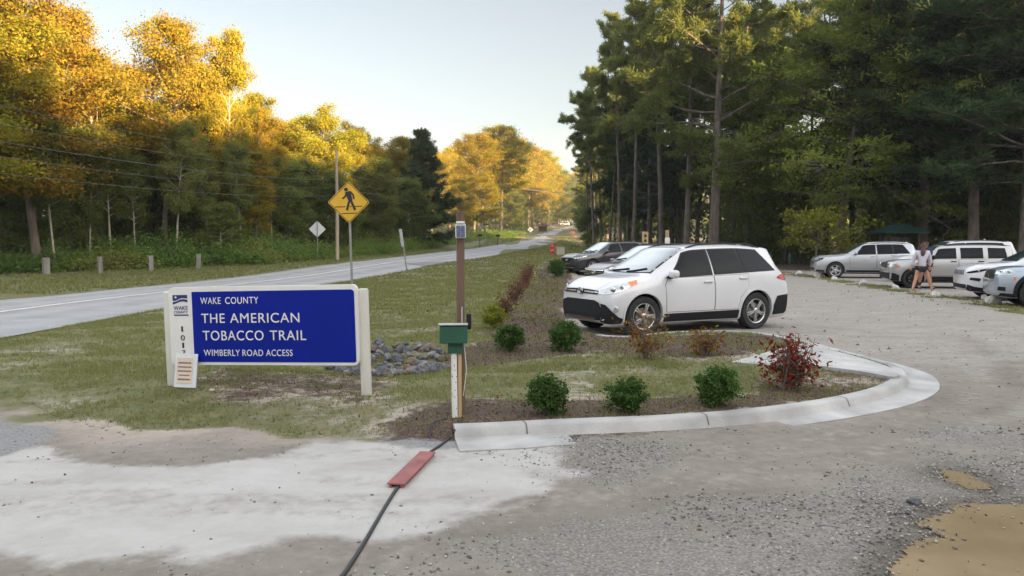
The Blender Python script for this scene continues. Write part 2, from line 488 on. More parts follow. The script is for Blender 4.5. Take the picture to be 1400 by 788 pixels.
def masks(X, Y):
    lot = sdist(LOT, X, Y)
    n1 = fbm(X, Y, 1.1, 1, 4); n2 = fbm(X, Y, 0.35, 2, 3); n3 = fbm(X, Y, 4.0, 4, 3)
    rd = road_dist(X, Y)
    out = -lot
    grass = sstep(-0.25, 0.25, out - 0.12 + (n1 - 0.5) * 1.5 - (n2 - 0.5) * 0.5)
    mul = np.zeros_like(n1)
    for p, st_ in zip(MULCH, (.85, .9, .62)): mul = np.maximum(mul, st_ * sstep(-0.25, 0.25, sdist(p, X, Y) + (n1 - 0.5) * 1.0 + (n2 - 0.5) * 0.5))
    for p in GRASSY: mul = mul * (1 - 0.4 * sstep(-0.2, 0.2, sdist(p, X, Y) + (n1 - 0.5) * 1.0))
    # pine straw between the red shrubs and the cars, and the bare floor under the wood on the right
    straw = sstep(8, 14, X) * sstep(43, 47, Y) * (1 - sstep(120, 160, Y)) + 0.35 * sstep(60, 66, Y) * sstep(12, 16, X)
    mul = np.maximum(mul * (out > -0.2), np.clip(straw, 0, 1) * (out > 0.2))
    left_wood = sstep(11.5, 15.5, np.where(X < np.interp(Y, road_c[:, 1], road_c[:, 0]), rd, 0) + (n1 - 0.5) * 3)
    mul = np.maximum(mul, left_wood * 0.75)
    bare = sstep(0.56, 0.70, n1 + 0.2 * (n2 - 0.5)) * 0.4
    grass = np.clip(grass * (1 - mul) * (1 - bare), 0, 1)
    dust = sstep(-0.22, 0.2, sdist(DUST, X, Y) + (n1 - 0.5) * 0.7 + (n2 - 0.5) * 0.35)
    streak = sstep(0.57, 0.66, fbm(X * 0.35, Y * 1.6, 0.7, 11, 3))
    dust = dust * (1 - 0.3 * streak)
    asp = np.zeros_like(n1)
    for p in ASPH: asp = np.maximum(asp, sstep(-0.05, 0.08, sdist(p, X, Y) + (n2 - 0.5) * 0.15))
    dust = dust * (1 - 0.85 * asp)
    # wheel ruts left by cars swinging round the end of the kerb
    rut = np.zeros_like(n1)
    for r_ in (W2([(560, 690), (760, 650), (980, 622), (1150, 592), (1290, 560), (1340, 520), (1300, 480), (1180, 445)]), W2([(500, 760), (760, 690), (1040, 650), (1240, 610), (1400, 560), (1440, 505), (1340, 455), (1180, 425)])):
        c_ = catmull(r_, 5); d_ = np.full(np.shape(X), 9e9)
        for i in range(len(c_) - 1):
            ax, ay = c_[i]; bx, by = c_[i + 1]
            t = np.clip(((X - ax) * (bx - ax) + (Y - ay) * (by - ay)) / ((bx - ax) ** 2 + (by - ay) ** 2 + 1e-9), 0, 1)
            d_ = np.minimum(d_, np.hypot(X - ax - t * (bx - ax), Y - ay - t * (by - ay)))
        rut = np.maximum(rut, np.exp(-((d_ + (n2 - .5) * .2) / .28) ** 2))
    dust = np.maximum(dust, 0.26 * rut * (n1 > .3) * (1 - dust))
    grav = np.zeros_like(n1)
    for p in GRAV: grav = np.maximum(grav, sstep(-0.45, 0.35, sdist(p, X, Y) + (n1 - 0.5) * 1.2 + (n2 - 0.5) * 0.5))
    far = sstep(9.5, 13.5, Y + (n3 - 0.5) * 5 + np.maximum(0, X - 3) * 0.25) * (lot > 0)
    wet = np.zeros_like(n1)
    for p in PUD: wet = np.maximum(wet, sstep(-0.35, 0.02, sdist(p, X, Y) + (n2 - 0.5) * 0.2))
    for r_ in (W2([(430, 772), (700, 722), (960, 668), (1160, 628), (1330, 578), (1390, 520), (1320, 462)]), W2([(640, 660), (860, 632), (1080, 606), (1230, 575), (1310, 535)])):
        c_ = catmull(r_, 5); d_ = np.full(np.shape(X), 9e9)
        for i in range(len(c_) - 1):
            ax, ay = c_[i]; bx, by = c_[i + 1]
            t = np.clip(((X - ax) * (bx - ax) + (Y - ay) * (by - ay)) / ((bx - ax) ** 2 + (by - ay) ** 2 + 1e-9), 0, 1)
            d_ = np.minimum(d_, np.hypot(X - ax - t * (bx - ax), Y - ay - t * (by - ay)))
        wet = np.maximum(wet, .42 * np.exp(-((d_ + (n2 - .5) * .25) / .2) ** 2) * sstep(.3, .6, n1) * (1 - dust))
    return dict(grass=grass, mulch=np.clip(mul, 0, 1), dust=dust, asphalt=asp, grav=grav, far=far, wet=wet)

def ground_mat():
    m, t, b = new_mat('soil_grass_and_gravel')
    N, L = t.nodes, t.links
    tc = N.new('ShaderNodeTexCoord')
    def noise(s, d=6, st=None):
        n = N.new('ShaderNodeTexNoise'); n.inputs['Scale'].default_value = s; n.inputs['Detail'].default_value = d; n.inputs['Roughness'].default_value = 0.62
        if st:
            mp = N.new('ShaderNodeMapping'); mp.inputs['Scale'].default_value = st
            mp.inputs['Rotation'].default_value = (0, 0, 0.25)
            L.new(tc.outputs['Object'], mp.inputs[0]); L.new(mp.outputs[0], n.inputs['Vector'])
        else: L.new(tc.outputs['Object'], n.inputs['Vector'])
        return n.outputs[0]
    def ramp(src, cols, lo=0.32, hi=0.68):
        r = N.new('ShaderNodeValToRGB'); e = r.color_ramp.elements
        e[0].position = lo; e[0].color = (*cols[0], 1); e[1].position = hi; e[1].color = (*cols[-1], 1)
        for i, c in enumerate(cols[1:-1]):
            x = e.new(lo + (hi - lo) * (i + 1) / (len(cols) - 1)); x.color = (*c, 1)
        L.new(src, r.inputs[0]); return r.outputs[0]
    def attr(n):
        a = N.new('ShaderNodeAttribute'); a.attribute_name = n; return a.outputs['Fac']
    def mix(f, a, b_):
        x = N.new('ShaderNodeMixRGB'); L.new(f, x.inputs[0]); L.new(a, x.inputs[1]); L.new(b_, x.inputs[2]); return x.outputs[0]
    def mul(a, k):
        x = N.new('ShaderNodeMath'); x.operation = 'MULTIPLY'; L.new(a, x.inputs[0])
        if isinstance(k, (int, float)): x.inputs[1].default_value = k
        else: L.new(k, x.inputs[1])
        return x.outputs[0]
    big, mid, fine = noise(0.7), noise(5), noise(55, 4)
    edge = noise(9, 9)
    edge2 = noise(2.6, 8)
    def crisp(f, amt=1.0, w_=.16):
        a1 = N.new('ShaderNodeMath'); a1.operation = 'MULTIPLY_ADD'; a1.inputs[1].default_value = 1.5 * amt; a1.inputs[2].default_value = -.75 * amt
        L.new(edge, a1.inputs[0])
        a3 = N.new('ShaderNodeMath'); a3.operation = 'MULTIPLY_ADD'; a3.inputs[1].default_value = 1.2 * amt; a3.inputs[2].default_value = -.6 * amt
        L.new(edge2, a3.inputs[0])
        a4 = N.new('ShaderNodeMath'); L.new(a1.outputs[0], a4.inputs[0]); L.new(a3.outputs[0], a4.inputs[1])
        # no break-up where the mask is plainly 0 or 1
        a5 = N.new('ShaderNodeMath'); a5.operation = 'ADD'; L.new(f, a5.inputs[0]); L.new(a4.outputs[0], a5.inputs[1])
        m_ = N.new('ShaderNodeMapRange'); m_.interpolation_type = 'SMOOTHSTEP'; m_.inputs[1].default_value = .5 - w_; m_.inputs[2].default_value = .5 + w_
        L.new(a5.outputs[0], m_.inputs[0]); return m_.outputs[0]
    streaks = noise(1.5, 9, (0.75, 1.15, 1))
    dirt = mix(mul(fine, 0.55), ramp(streaks, [(0.172, 0.148, 0.124), (0.208, 0.181, 0.154), (0.25, 0.221, 0.192)]), ramp(edge, [(0.10, 0.087, 0.074), (0.29, 0.258, 0.222)]))
    sand = ramp(big, [(0.27, 0.218, 0.17), (0.36, 0.305, 0.252), (0.44, 0.385, 0.33)])
    sand = mix(mul(fine, 0.5), sand, ramp(edge, [(0.15, 0.115, 0.085), (0.46, 0.40, 0.34)]))
    lotw = attr('lotm')
    c = mix(lotw, sand, dirt)
    c = mix(mul(attr('far'), 0.85), c, mix(mul(fine, 0.8), ramp(streaks, [(0.24, 0.213, 0.187), (0.30, 0.27, 0.243), (0.36, 0.33, 0.302)]), ramp(edge, [(0.13, 0.113, 0.097), (0.38, 0.345, 0.31)])))
    c = mix(mul(crisp(attr('grav'), .8, .3), 0.6), c, ramp(fine, [(0.06, 0.056, 0.052), (0.165, 0.153, 0.14), (0.33, 0.31, 0.285)]))
    c = mix(crisp(attr('asphalt'), .5, .2), c, ramp(fine, [(0.15, 0.148, 0.145), (0.2, 0.195, 0.19), (0.27, 0.265, 0.26)]))
    c = mix(mul(crisp(attr('dust'), .5, .34), 0.92), c, mix(mul(fine, 0.3), ramp(streaks, [(0.34, 0.322, 0.302), (0.41, 0.393, 0.373), (0.45, 0.434, 0.415)]), ramp(edge, [(0.24, 0.222, 0.2), (0.41, 0.395, 0.378)])))
    c = mix(crisp(attr('grass'), .8, .25), c, mix(mul(fine, 0.7), ramp(edge2, [(0.075, 0.085, 0.03), (0.12, 0.122, 0.05), (0.19, 0.16, 0.085)]), ramp(edge, [(0.06, 0.065, 0.025), (0.2, 0.175, 0.1)])))
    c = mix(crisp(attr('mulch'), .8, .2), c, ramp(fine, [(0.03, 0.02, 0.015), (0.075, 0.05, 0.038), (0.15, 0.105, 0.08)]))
    wetc = N.new('ShaderNodeMixRGB'); wetc.blend_type = 'MULTIPLY'; wetc.inputs[2].default_value = (0.5, 0.46, 0.42, 1)
    L.new(mul(attr('wet'), 0.8), wetc.inputs[0]); L.new(c, wetc.inputs[1])
    L.new(wetc.outputs[0], b.inputs['Base Color'])
    b.inputs['Roughness'].default_value = 0.92
    b.inputs['Specular IOR Level'].default_value = 0.25
    bp = N.new('ShaderNodeBump'); bp.inputs['Strength'].default_value = 0.55; bp.inputs['Distance'].default_value = 0.02
    ad = N.new('ShaderNodeMath'); ad.operation = 'ADD'
    L.new(mid, ad.inputs[0]); L.new(mul(fine, 0.6), ad.inputs[1]); L.new(ad.outputs[0], bp.inputs['Height'])
    L.new(bp.outputs[0], b.inputs['Normal'])
    return m
M['ground'] = ground_mat()

def lines(dense, step, lo, hi, grow=1.12):
    a, b = dense
    L_ = list(np.arange(a, b, step))
    s = step; x = L_[-1]
    while x < hi: s = min(s * grow, max(0.5, abs(x) * 0.06 + 0.3)); x += s; L_.append(x)
    s = step; x = a; left = []
    while x > lo: s = min(s * grow, max(0.5, abs(x) * 0.06 + 0.3)); x -= s; left.append(x)
    return np.array(left[::-1] + L_)
gx = lines((-7.5, 8.5), 0.075, -1500, 1500)
gy = lines((3.4, 15.0), 0.075, -300, 2400)
GX, GY = np.meshgrid(gx, gy)
nx, ny = len(gx), len(gy)
lotd = sdist(LOT, GX, GY)
mk = masks(GX, GY)
GZ = ground_z(GX, GY, lotd)
idx = np.arange(nx * ny).reshape(ny, nx)
quads = np.stack([idx[:-1, :-1], idx[:-1, 1:], idx[1:, 1:], idx[1:, :-1]], -1).reshape(-1, 4)
P = np.stack([GX, GY, GZ], -1).reshape(-1, 3)
att = {k: v.ravel() for k, v in mk.items()}
att['lotm'] = sstep(-0.4, 0.35, lotd + (fbm(GX, GY, 1.0, 21) - 0.5) * 0.8).ravel()
tag(link('ground', np_mesh('ground', P, quads, [M['ground']], True, att)), kind='structure')

# the gravel lot: a second sheet just above, with its own faces, only where vehicles drive
lotq = quads[(lotd.ravel()[quads].max(1) > -0.09) & (np.abs(P[quads].mean(1)[:, 0]) < 58) & (P[quads].mean(1)[:, 1] > -28) & (P[quads].mean(1)[:, 1] < 60)]
used, inv = np.unique(lotq, return_inverse=True)
LP = P[used].copy()
lot_bump = (fbm(LP[:, 0], LP[:, 1], 0.9, 31) - 0.5) * 0.02
for p in PUD: lot_bump = lot_bump - 0.022 * sstep(-0.25, 0.15, sdist(p, LP[:, 0], LP[:, 1]))
def lot_z(x, y): return hgt(x, y) + 0.004
LP[:, 2] = lot_z(LP[:, 0], LP[:, 1]) + lot_bump * sstep(0.1, 0.5, lotd.ravel()[used]) + 0.006
latt = {k: v[used] for k, v in att.items()}
tag(link('gravel_lot', np_mesh('gravel_lot', LP, inv.reshape(-1, 4), [M['ground']], True, latt)), kind='structure')

# puddles of muddy water
def puddle_mat():
    m, t, b = new_mat('muddy_water')
    tc = t.nodes.new('ShaderNodeTexCoord')
    n = t.nodes.new('ShaderNodeTexNoise'); n.inputs['Scale'].default_value = 1.6; n.inputs['Detail'].default_value = 5
    t.links.new(tc.outputs['Object'], n.inputs['Vector'])
    r = t.nodes.new('ShaderNodeValToRGB'); r.color_ramp.elements[0].position = 0.35; r.color_ramp.elements[1].position = 0.68
    r.color_ramp.elements[0].color = (0.215, 0.158, 0.09, 1); r.color_ramp.elements[1].color = (0.30, 0.228, 0.138, 1)
    t.links.new(n.outputs[0], r.inputs[0]); t.links.new(r.outputs[0], b.inputs['Base Color'])
    b.inputs['Roughness'].default_value = 0.12
    b.inputs['Specular IOR Level'].default_value = 0.45
    n2 = t.nodes.new('ShaderNodeTexNoise'); n2.inputs['Scale'].default_value = 9
    t.links.new(tc.outputs['Object'], n2.inputs['Vector'])
    bp = t.nodes.new('ShaderNodeBump'); bp.inputs['Strength'].default_value = 0.03; bp.inputs['Distance'].default_value = 0.02
    t.links.new(n2.outputs[0], bp.inputs['Height']); t.links.new(bp.outputs[0], b.inputs['Normal'])
    return m
M['mud'] = puddle_mat()
for p, lb in zip(PUD, ('large', 'small')):
    gxx, gyy = np.meshgrid(np.arange(min(q[0] for q in p) - .3, max(q[0] for q in p) + .3, 0.04), np.arange(min(q[1] for q in p) - .3, max(q[1] for q in p) + .3, 0.04))
    s_ = sdist(p, gxx, gyy) + (fbm(gxx, gyy, 0.25, 41) - 0.5) * 0.16
    ii = np.arange(gxx.size).reshape(gxx.shape)
    q = np.stack([ii[:-1, :-1], ii[:-1, 1:], ii[1:, 1:], ii[1:, :-1]], -1).reshape(-1, 4)
    q = q[(s_.ravel()[q] > -0.04).all(1)]
    u_, iv = np.unique(q, return_inverse=True)
    pv = np.stack([gxx.ravel(), gyy.ravel(), np.full(gxx.size, 0.004)], -1)[u_]
    tag(link('puddle', np_mesh('puddle', pv, iv.reshape(-1, 4), [M['mud']], True)), kind='structure')

# ------------------------------------------------------------------ road, side drive, kerb
def sweep(path, offs, zf, dens=1):
    """strip mesh along a 2-D path, offs: list of (offset to the right, dz)"""
    path = np.array(path)
    T = np.gradient(path, axis=0); T /= np.linalg.norm(T, axis=1)[:, None] + 1e-9
    Nr = np.stack([T[:, 1], -T[:, 0]], -1)
    V = []
    for o, dz in offs:
        p = path + Nr * (o if np.ndim(o) == 0 else np.asarray(o)[:, None])
        V.append(np.column_stack([p, zf(p[:, 0], p[:, 1]) + dz]))
    V = np.stack(V, 1)
    n, k = V.shape[:2]
    i = np.arange(n * k).reshape(n, k)
    q = np.stack([i[:-1, :-1], i[:-1, 1:], i[1:, 1:], i[1:, :-1]], -1).reshape(-1, 4)
    return V.reshape(-1, 3), q

def road_mat():
    m, t, b = new_mat('worn_asphalt')
    N, L = t.nodes, t.links
    tc = N.new('ShaderNodeTexCoord')
    a = N.new('ShaderNodeAttribute'); a.attribute_name = 'track'
    n1 = N.new('ShaderNodeTexNoise'); n1.inputs['Scale'].default_value = 1.2; n1.inputs['Detail'].default_value = 8
    n2 = N.new('ShaderNodeTexNoise'); n2.inputs['Scale'].default_value = 40; n2.inputs['Detail'].default_value = 4
    L.new(tc.outputs['Object'], n1.inputs['Vector']); L.new(tc.outputs['Object'], n2.inputs['Vector'])
    r1 = N.new('ShaderNodeValToRGB'); e = r1.color_ramp.elements
    e[0].position = .3; e[0].color = (.20, .20, .205, 1); e[1].position = .7; e[1].color = (.29, .29, .295, 1)
    L.new(n1.outputs[0], r1.inputs[0])
    mx = N.new('ShaderNodeMixRGB'); mx.inputs[2].default_value = (.34, .335, .33, 1)
    mm = N.new('ShaderNodeMath'); mm.operation = 'MULTIPLY'; mm.inputs[1].default_value = 0.55
    L.new(a.outputs['Fac'], mm.inputs[0]); L.new(mm.outputs[0], mx.inputs[0]); L.new(r1.outputs[0], mx.inputs[1])
    m2 = N.new('ShaderNodeMixRGB'); m2.blend_type = 'OVERLAY'; m2.inputs[0].default_value = 0.5
    L.new(mx.outputs[0], m2.inputs[1]); L.new(n2.outputs[0], m2.inputs[2])
    L.new(m2.outputs[0], b.inputs['Base Color']); b.inputs['Roughness'].default_value = 0.85
    return m
M['road'] = road_mat()
offs = np.linspace(-ROAD_W, ROAD_W, 22)
V, q = sweep(road_c, [(o, 0.012 + 0.05 * (1 - abs(o) / ROAD_W)) for o in offs], hgt)
tr = np.tile(np.exp(-((np.abs(np.abs(offs) - 1.6) - 0.75) / 0.3) ** 2), len(road_c))
tag(link('road', np_mesh('road', V, q, [M['road']], True, {'track': tr})), kind='structure')
M['line'] = pm('worn_road_paint', (0.55, 0.53, 0.5), 0.8, var=0.3, scale=5)
for o in (-0.02,):
    V, q = sweep(road_c[:70], [(o - .09, .012 + .05 + .005), (o + .09, .012 + .05 + .005)], hgt)
    tag(link('road_marking', np_mesh('road_marking', V, q, [M['line']])), kind='structure')
# paved side drive branching to the right
sdv = np.array([(-6.2, 46.2), (-4.0, 47.6), (-1, 48.4), (2, 48.6), (4.6, 48.5)])
V, q = sweep(catmull(sdv, 6), [(-1.7, .03), (-.8, .05), (0, .055), (.8, .05), (1.7, .03)], hgt)
M['drive'] = pm('dark_drive_asphalt', (0.17, 0.17, 0.175), 0.9, var=0.2, scale=3)
tag(link('side_driveway', np_mesh('side_driveway', V, q, [M['drive']], True)), kind='structure')

# kerb with gutter pan
n_k = len(KERB)
arc = np.linspace(0, 1, n_k)
gut = np.interp(np.arange(n_k) / 6.0, [0, 1.5, 2.5, 4, 5, 6.5, 8, 9, 10.5, 12, 13, 20], [.40, .40, .3, .2, .26, .30, .33, .33, .3, .25, .2, .15])
gdz = np.interp(np.arange(n_k) / 6.0, [0, 1.6, 2.4, 4.2, 5, 9, 12, 13, 20], [.022, .022, .004, .002, .02, .022, .022, .004, .004])
T = np.gradient(KERB, axis=0); T /= np.linalg.norm(T, axis=1)[:, None]
Nr = np.stack([T[:, 1], -T[:, 0]], -1)
prof = [('g', 'b'), ('g', 0), (0.03, 'g'), (0.012, .03), (-.012, .088), (-.03, .108), (-.05, .114), (-.135, .116), (-.155, .110), (-.16, .02)]
V = []
for o, dz in prof:
    oo = gut if o == 'g' else np.full(n_k, o)
    zz = gdz if dz in (0, 'g') and dz != 0.0 or dz == 0 else (np.full(n_k, -0.05) if dz == 'b' else np.full(n_k, dz))
    p = KERB + Nr * oo[:, None]
    V.append(np.column_stack([p, hgt(p[:, 0], p[:, 1]) + zz]))
V = np.stack(V, 1); k_ = V.shape[1]
i = np.arange(n_k * k_).reshape(n_k, k_)
q = np.stack([i[:-1, :-1], i[:-1, 1:], i[1:, 1:], i[1:, :-1]], -1).reshape(-1, 4)
n_e = 101
V = V[:n_e]; i = i[:n_e]; q = q[:(n_e - 1) * (k_ - 1)]
mb = MB(); mb.add(V.reshape(-1, 3).tolist(), [tuple(f) for f in q.tolist()] + [tuple(i[0].tolist()), tuple(reversed(i[-1].tolist()))])
V0 = V.reshape(n_e, k_, 3)
for j_ in range(9, n_e - 3, 13):            # tooled joints across the kerb
    t_ = T[j_]
    a_ = V0[j_] + np.append(t_ * .006, 0); b_ = V0[j_] - np.append(t_ * .006, 0)
    up_ = np.array([0, 0, .0025])
    s_ = range(3, k_ - 1)
    mb.add([tuple(a_[q_] + up_ + np.append(Nr[j_] * .002, 0)) for q_ in s_] + [tuple(b_[q_] + up_ + np.append(Nr[j_] * .002, 0)) for q_ in s_], [(q_, q_ + 1, q_ + 1 + len(s_), q_ + len(s_)) for q_ in range(len(s_) - 1)], 1)
M['joint'] = pm('dark_joint', (0.12, 0.115, 0.11), .95)
tag(mb.build('kerb', [M['concrete'], M['joint']], smooth=40), kind='structure')
# flat concrete pad behind the red shrub
pad = catmull(W2([(1000, 499), (1040, 488), (1075, 478), (1104, 474), (1150, 486), (1196, 499), (1226, 512), (1222, 520), (1175, 512), (1110, 504), (1050, 503), (1000, 499)], 0.1), 4)
mb = MB(); mb.prism([tuple(p) for p in pad[:-1]], 0.05, lambda a, b, c: (a, b, 0.09 + c))
tag(mb.build('concrete_pad', M['concrete']), kind='structure')
# ------------------------------------------------------------------ trees
def gz(x, y): return float(ground_z(np.array([x]), np.array([y]))[0])

def leaf_quads(C, n_per, spread, size, rng, flat=0.6, aspect=0.55, drop=0.0, jitter=0.35):
    """diamond leaves scattered round cluster centres C (k,3); returns V, F, var"""
    C = np.repeat(np.asarray(C), n_per, axis=0)
    n = len(C)
    sp = np.repeat(np.asarray(spread) if np.ndim(spread) else np.full(n // n_per, spread), n_per)
    P = C + rng.normal(size=(n, 3)) * sp[:, None] * np.array([1, 1, flat])
    nrm = rng.normal(size=(n, 3)) * np.array([0.8, 0.8, 1.0]) + np.array([0, 0, 0.4])
    nrm /= np.linalg.norm(nrm, axis=1)[:, None]
    t = rng.normal(size=(n, 3)) + np.array([0, 0, -drop])
    t -= nrm * (t * nrm).sum(1)[:, None]
    t /= np.linalg.norm(t, axis=1)[:, None] + 1e-9
    b = np.cross(nrm, t)
    s = size * (1 + jitter * rng.normal(size=n)).clip(0.4, 1.9)
    V = np.stack([P - t * s[:, None] * .5, P + b * (s * aspect * .5)[:, None] - t * (s * .08)[:, None], P + t * s[:, None] * .5, P - b * (s * aspect * .5)[:, None] - t * (s * .08)[:, None]], 1).reshape(-1, 3)
    F = np.arange(n * 4).reshape(n, 4)
    cl = np.repeat(rng.rand(n // n_per), n_per)
    var = (0.45 * cl + 0.55 * rng.rand(n)).clip(0, 1)
    return V, F, var

def needle_tufts(C, D, n_per, length, width, rng, spread=0.9):
    """needle sprays at C pointing roughly along D"""
    k = len(C)
    C = np.repeat(C, n_per, axis=0); D = np.repeat(D, n_per, axis=0)
    n = len(C)
    d = D + rng.normal(size=(n, 3)) * spread
    d /= np.linalg.norm(d, axis=1)[:, None] + 1e-9
    b = np.cross(d, rng.normal(size=(n, 3))); b /= np.linalg.norm(b, axis=1)[:, None] + 1e-9
    L_ = length * (0.6 + 0.8 * rng.rand(n))
    C = C + rng.normal(size=(n, 3)) * length * 0.25
    V = np.stack([C - b * width * .25, C + b * width * .25, C + d * (L_ * .75)[:, None] + b * width * .5, C + d * L_[:, None] - b * width * .5], 1).reshape(-1, 3)
    var = (0.5 * np.repeat(rng.rand(k), n_per) + 0.5 * rng.rand(n)).clip(0, 1)
    return V, np.arange(n * 4).reshape(n, 4), var

def limb(rng, p0, d, L_, bend=0.25, up=0.15, n=6):
    pts = [np.array(p0, float)]
    d = np.array(d, float); d /= np.linalg.norm(d)
    for k in range(n):
        d = d + rng.normal(size=3) * bend / n * 1.5 + np.array([0, 0, up / n])
        d /= np.linalg.norm(d)
        pts.append(pts[-1] + d * L_ / n)
    return np.array(pts)

def along(pts, t):
    x = t * (len(pts) - 1); i = min(int(x), len(pts) - 2); f = x - i
    return pts[i] * (1 - f) + pts[i + 1] * f, pts[i + 1] - pts[i]

def make_broadleaf(seed, H, r0, crown0, width, n_limb, leaf, n_leaf, spread, leafm, barkm, shape='oval', up=0.35, lean=0.0, flat=0.6, sub=4, spire=0.0):
    """tapered trunk, limbs, branchlets, leaves round the branchlet ends; returns trunk mesh, crown mesh"""
    rng = np.random.RandomState(seed)
    tb = MB()
    n = 14
    pts = [np.array([0, 0, -0.3])]
    off = np.zeros(2)
    dr = rng.normal(size=2) * 0.02 + np.array([lean, 0])
    for k in range(1, n + 1):
        dr = dr + rng.normal(size=2) * 0.012
        off = off + dr * H / n * 1.6
        pts.append(np.array([off[0], off[1], H * 0.96 * k / n]))
    pts = np.array(pts)
    rad = [r0 * (1.35 if k == 0 else (1 - k / n) ** 0.8 + 0.06) for k in range(n + 1)]
    tb.tube(pts, rad, 9)
    C = []
    for i in range(n_limb):
        f = (i + rng.rand()) / n_limb
        z = crown0 + (H * 0.95 - crown0) * f
        t = (z + .3) / (H * .96 + .3)
        p, d = along(pts, min(t, 0.99))
        if shape == 'oval': wl = math.sin(PI * (0.16 + 0.8 * f)) ** 0.7
        elif shape == 'cone': wl = 1.0 - 0.88 * f
        elif shape == 'wide': wl = (1 - f) ** 0.45 * (0.75 + 0.5 * math.sin(PI * min(1, f * 1.4)))
        else: wl = 0.35 + 0.65 * math.sin(PI * f) if f < 0.9 else 0.4
        wl *= 0.72 + 0.5 * rng.rand()
        a = i * 2.399 + rng.normal() * 0.4
        Ls = width * wl
        el = up * (0.6 + 0.9 * f) + rng.normal() * 0.12
        lp = limb(rng, p, (math.cos(a), math.sin(a), el), Ls, 0.5, 0.1)
        rl = max(0.015, r0 * 0.42 * (1 - f * 0.7) * wl)
        tb.tube(lp, [rl * (1 - .85 * k / 6) + .006 for k in range(7)], 5, cap=False)
        for j in range(sub + int(Ls)):
            tt = 0.25 + 0.75 * (j + rng.rand()) / (sub + int(Ls))
            q, dd = along(lp, min(tt, .999))
            dd = dd / (np.linalg.norm(dd) + 1e-9)
            sd = dd * 0.7 + rng.normal(size=3) * np.array([1, 1, .5])
            bl = Ls * 0.32 * (1.25 - 0.6 * tt) + 0.25
            bp = limb(rng, q, sd, bl, 0.5, 0.05, 3)
            tb.tube(bp, [rl * .35 * (1 - tt * .4) + .004, rl * .25 + .003, .006, .003], 4, cap=False)
            C += [bp[3], bp[2] * .6 + bp[3] * .4, bp[2] * .8 + bp[1] * .2]
        C.append(lp[-1])
    C.append(pts[-1]); C.append(pts[-1] + np.array([0, 0, H * 0.03]))
    C = np.array(C)
    per = max(3, int(n_leaf / len(C)))
    sp = spread * (0.6 + 0.8 * rng.rand(len(C)))
    V, F, var = leaf_quads(C, per, sp, leaf, rng, flat)
    V[:, 2] = np.maximum(V[:, 2], 0.05)
    tm = tb.mesh('trunk', barkm, 60)
    cm = np_mesh('crown', V, F, [leafm], fattrs={'var': var})
    return tm, cm

def make_pine(seed, H, r0, crown0, width, n_limb, n_tuft, leafm, barkm, stubs=6, top_round=True, nl=0.34, nw=0.06, per=13):
    rng = np.random.RandomState(seed)
    tb = MB()
    n = 16
    pts = [np.array([0, 0, -0.3])]
    off = np.zeros(2); dr = rng.normal(size=2) * 0.012
    for k in range(1, n + 1):
        dr = dr + rng.normal(size=2) * 0.007
        off = off + dr * H / n * 1.5
        pts.append(np.array([off[0], off[1], H * k / n]))
    pts = np.array(pts)
    tb.tube(pts, [r0 * (1.2 if k == 0 else (1 - 0.9 * k / n)) for k in range(n + 1)], 9)
    for s in range(stubs):
        z = H * (0.15 + 0.4 * rng.rand())
        p, d = along(pts, z / H)
        a = rng.rand() * 6.28
        lp = limb(rng, p, (math.cos(a), math.sin(a), rng.normal() * .25), 0.5 + 1.6 * rng.rand(), 0.5, -0.1, 4)
        tb.tube(lp, [.03, .022, .016, .01, .004], 4, cap=False)
    C, D = [], []
    for i in range(n_limb):
        f = (i + rng.rand()) / n_limb
        z = crown0 + (H * 0.985 - crown0) * f
        p, d = along(pts, min(z / H, .99))
        wl = (math.sin(PI * (0.25 + 0.72 * f)) ** 0.8 if top_round else 1.0 - 0.8 * f) * (0.55 + 0.8 * rng.rand())
        a = i * 2.399 + rng.normal() * 0.5
        Ls = width * wl
        lp = limb(rng, p, (math.cos(a), math.sin(a), 0.12 + 0.5 * f + rng.normal() * .15), Ls, 0.55, 0.12)
        rl = max(.015, r0 * .3 * (1 - .6 * f) * wl)
        tb.tube(lp, [rl * (1 - .85 * k / 6) + .006 for k in range(7)], 5, cap=False)
        m = 4 + int(Ls * 2.0)
        for j in range(m):
            tt = 0.3 + 0.7 * (j + rng.rand()) / m
            q, dd = along(lp, min(tt, .999))
            dd /= np.linalg.norm(dd) + 1e-9
            sd = dd * .9 + rng.normal(size=3) * np.array([.9, .9, .35]) + np.array([0, 0, .15])
            bl = (0.25 + 0.22 * Ls) * (1.3 - .6 * tt)
            bp = limb(rng, q, sd, bl, .5, .15, 3)
            tb.tube(bp, [.016, .012, .008, .004], 4, cap=False)
            for tq in np.linspace(0.35, 1.0, 4):
                x, dx = along(bp, min(tq, .999))
                C.append(x); D.append(dx / (np.linalg.norm(dx) + 1e-9) + np.array([0, 0, .25]))
    C = np.array(C); D = np.array(D)
    if n_tuft > len(C):
        k = rng.randint(0, len(C), n_tuft - len(C))
        C = np.vstack([C, C[k] + rng.normal(size=(len(k), 3)) * .16 * np.array([1, 1, .6])]); D = np.vstack([D, D[k]])
    V, F, var = needle_tufts(C, D, per, nl, nw, rng)
    return tb.mesh('trunk', barkm, 60), np_mesh('crown', V, F, [leafm], fattrs={'var': var})

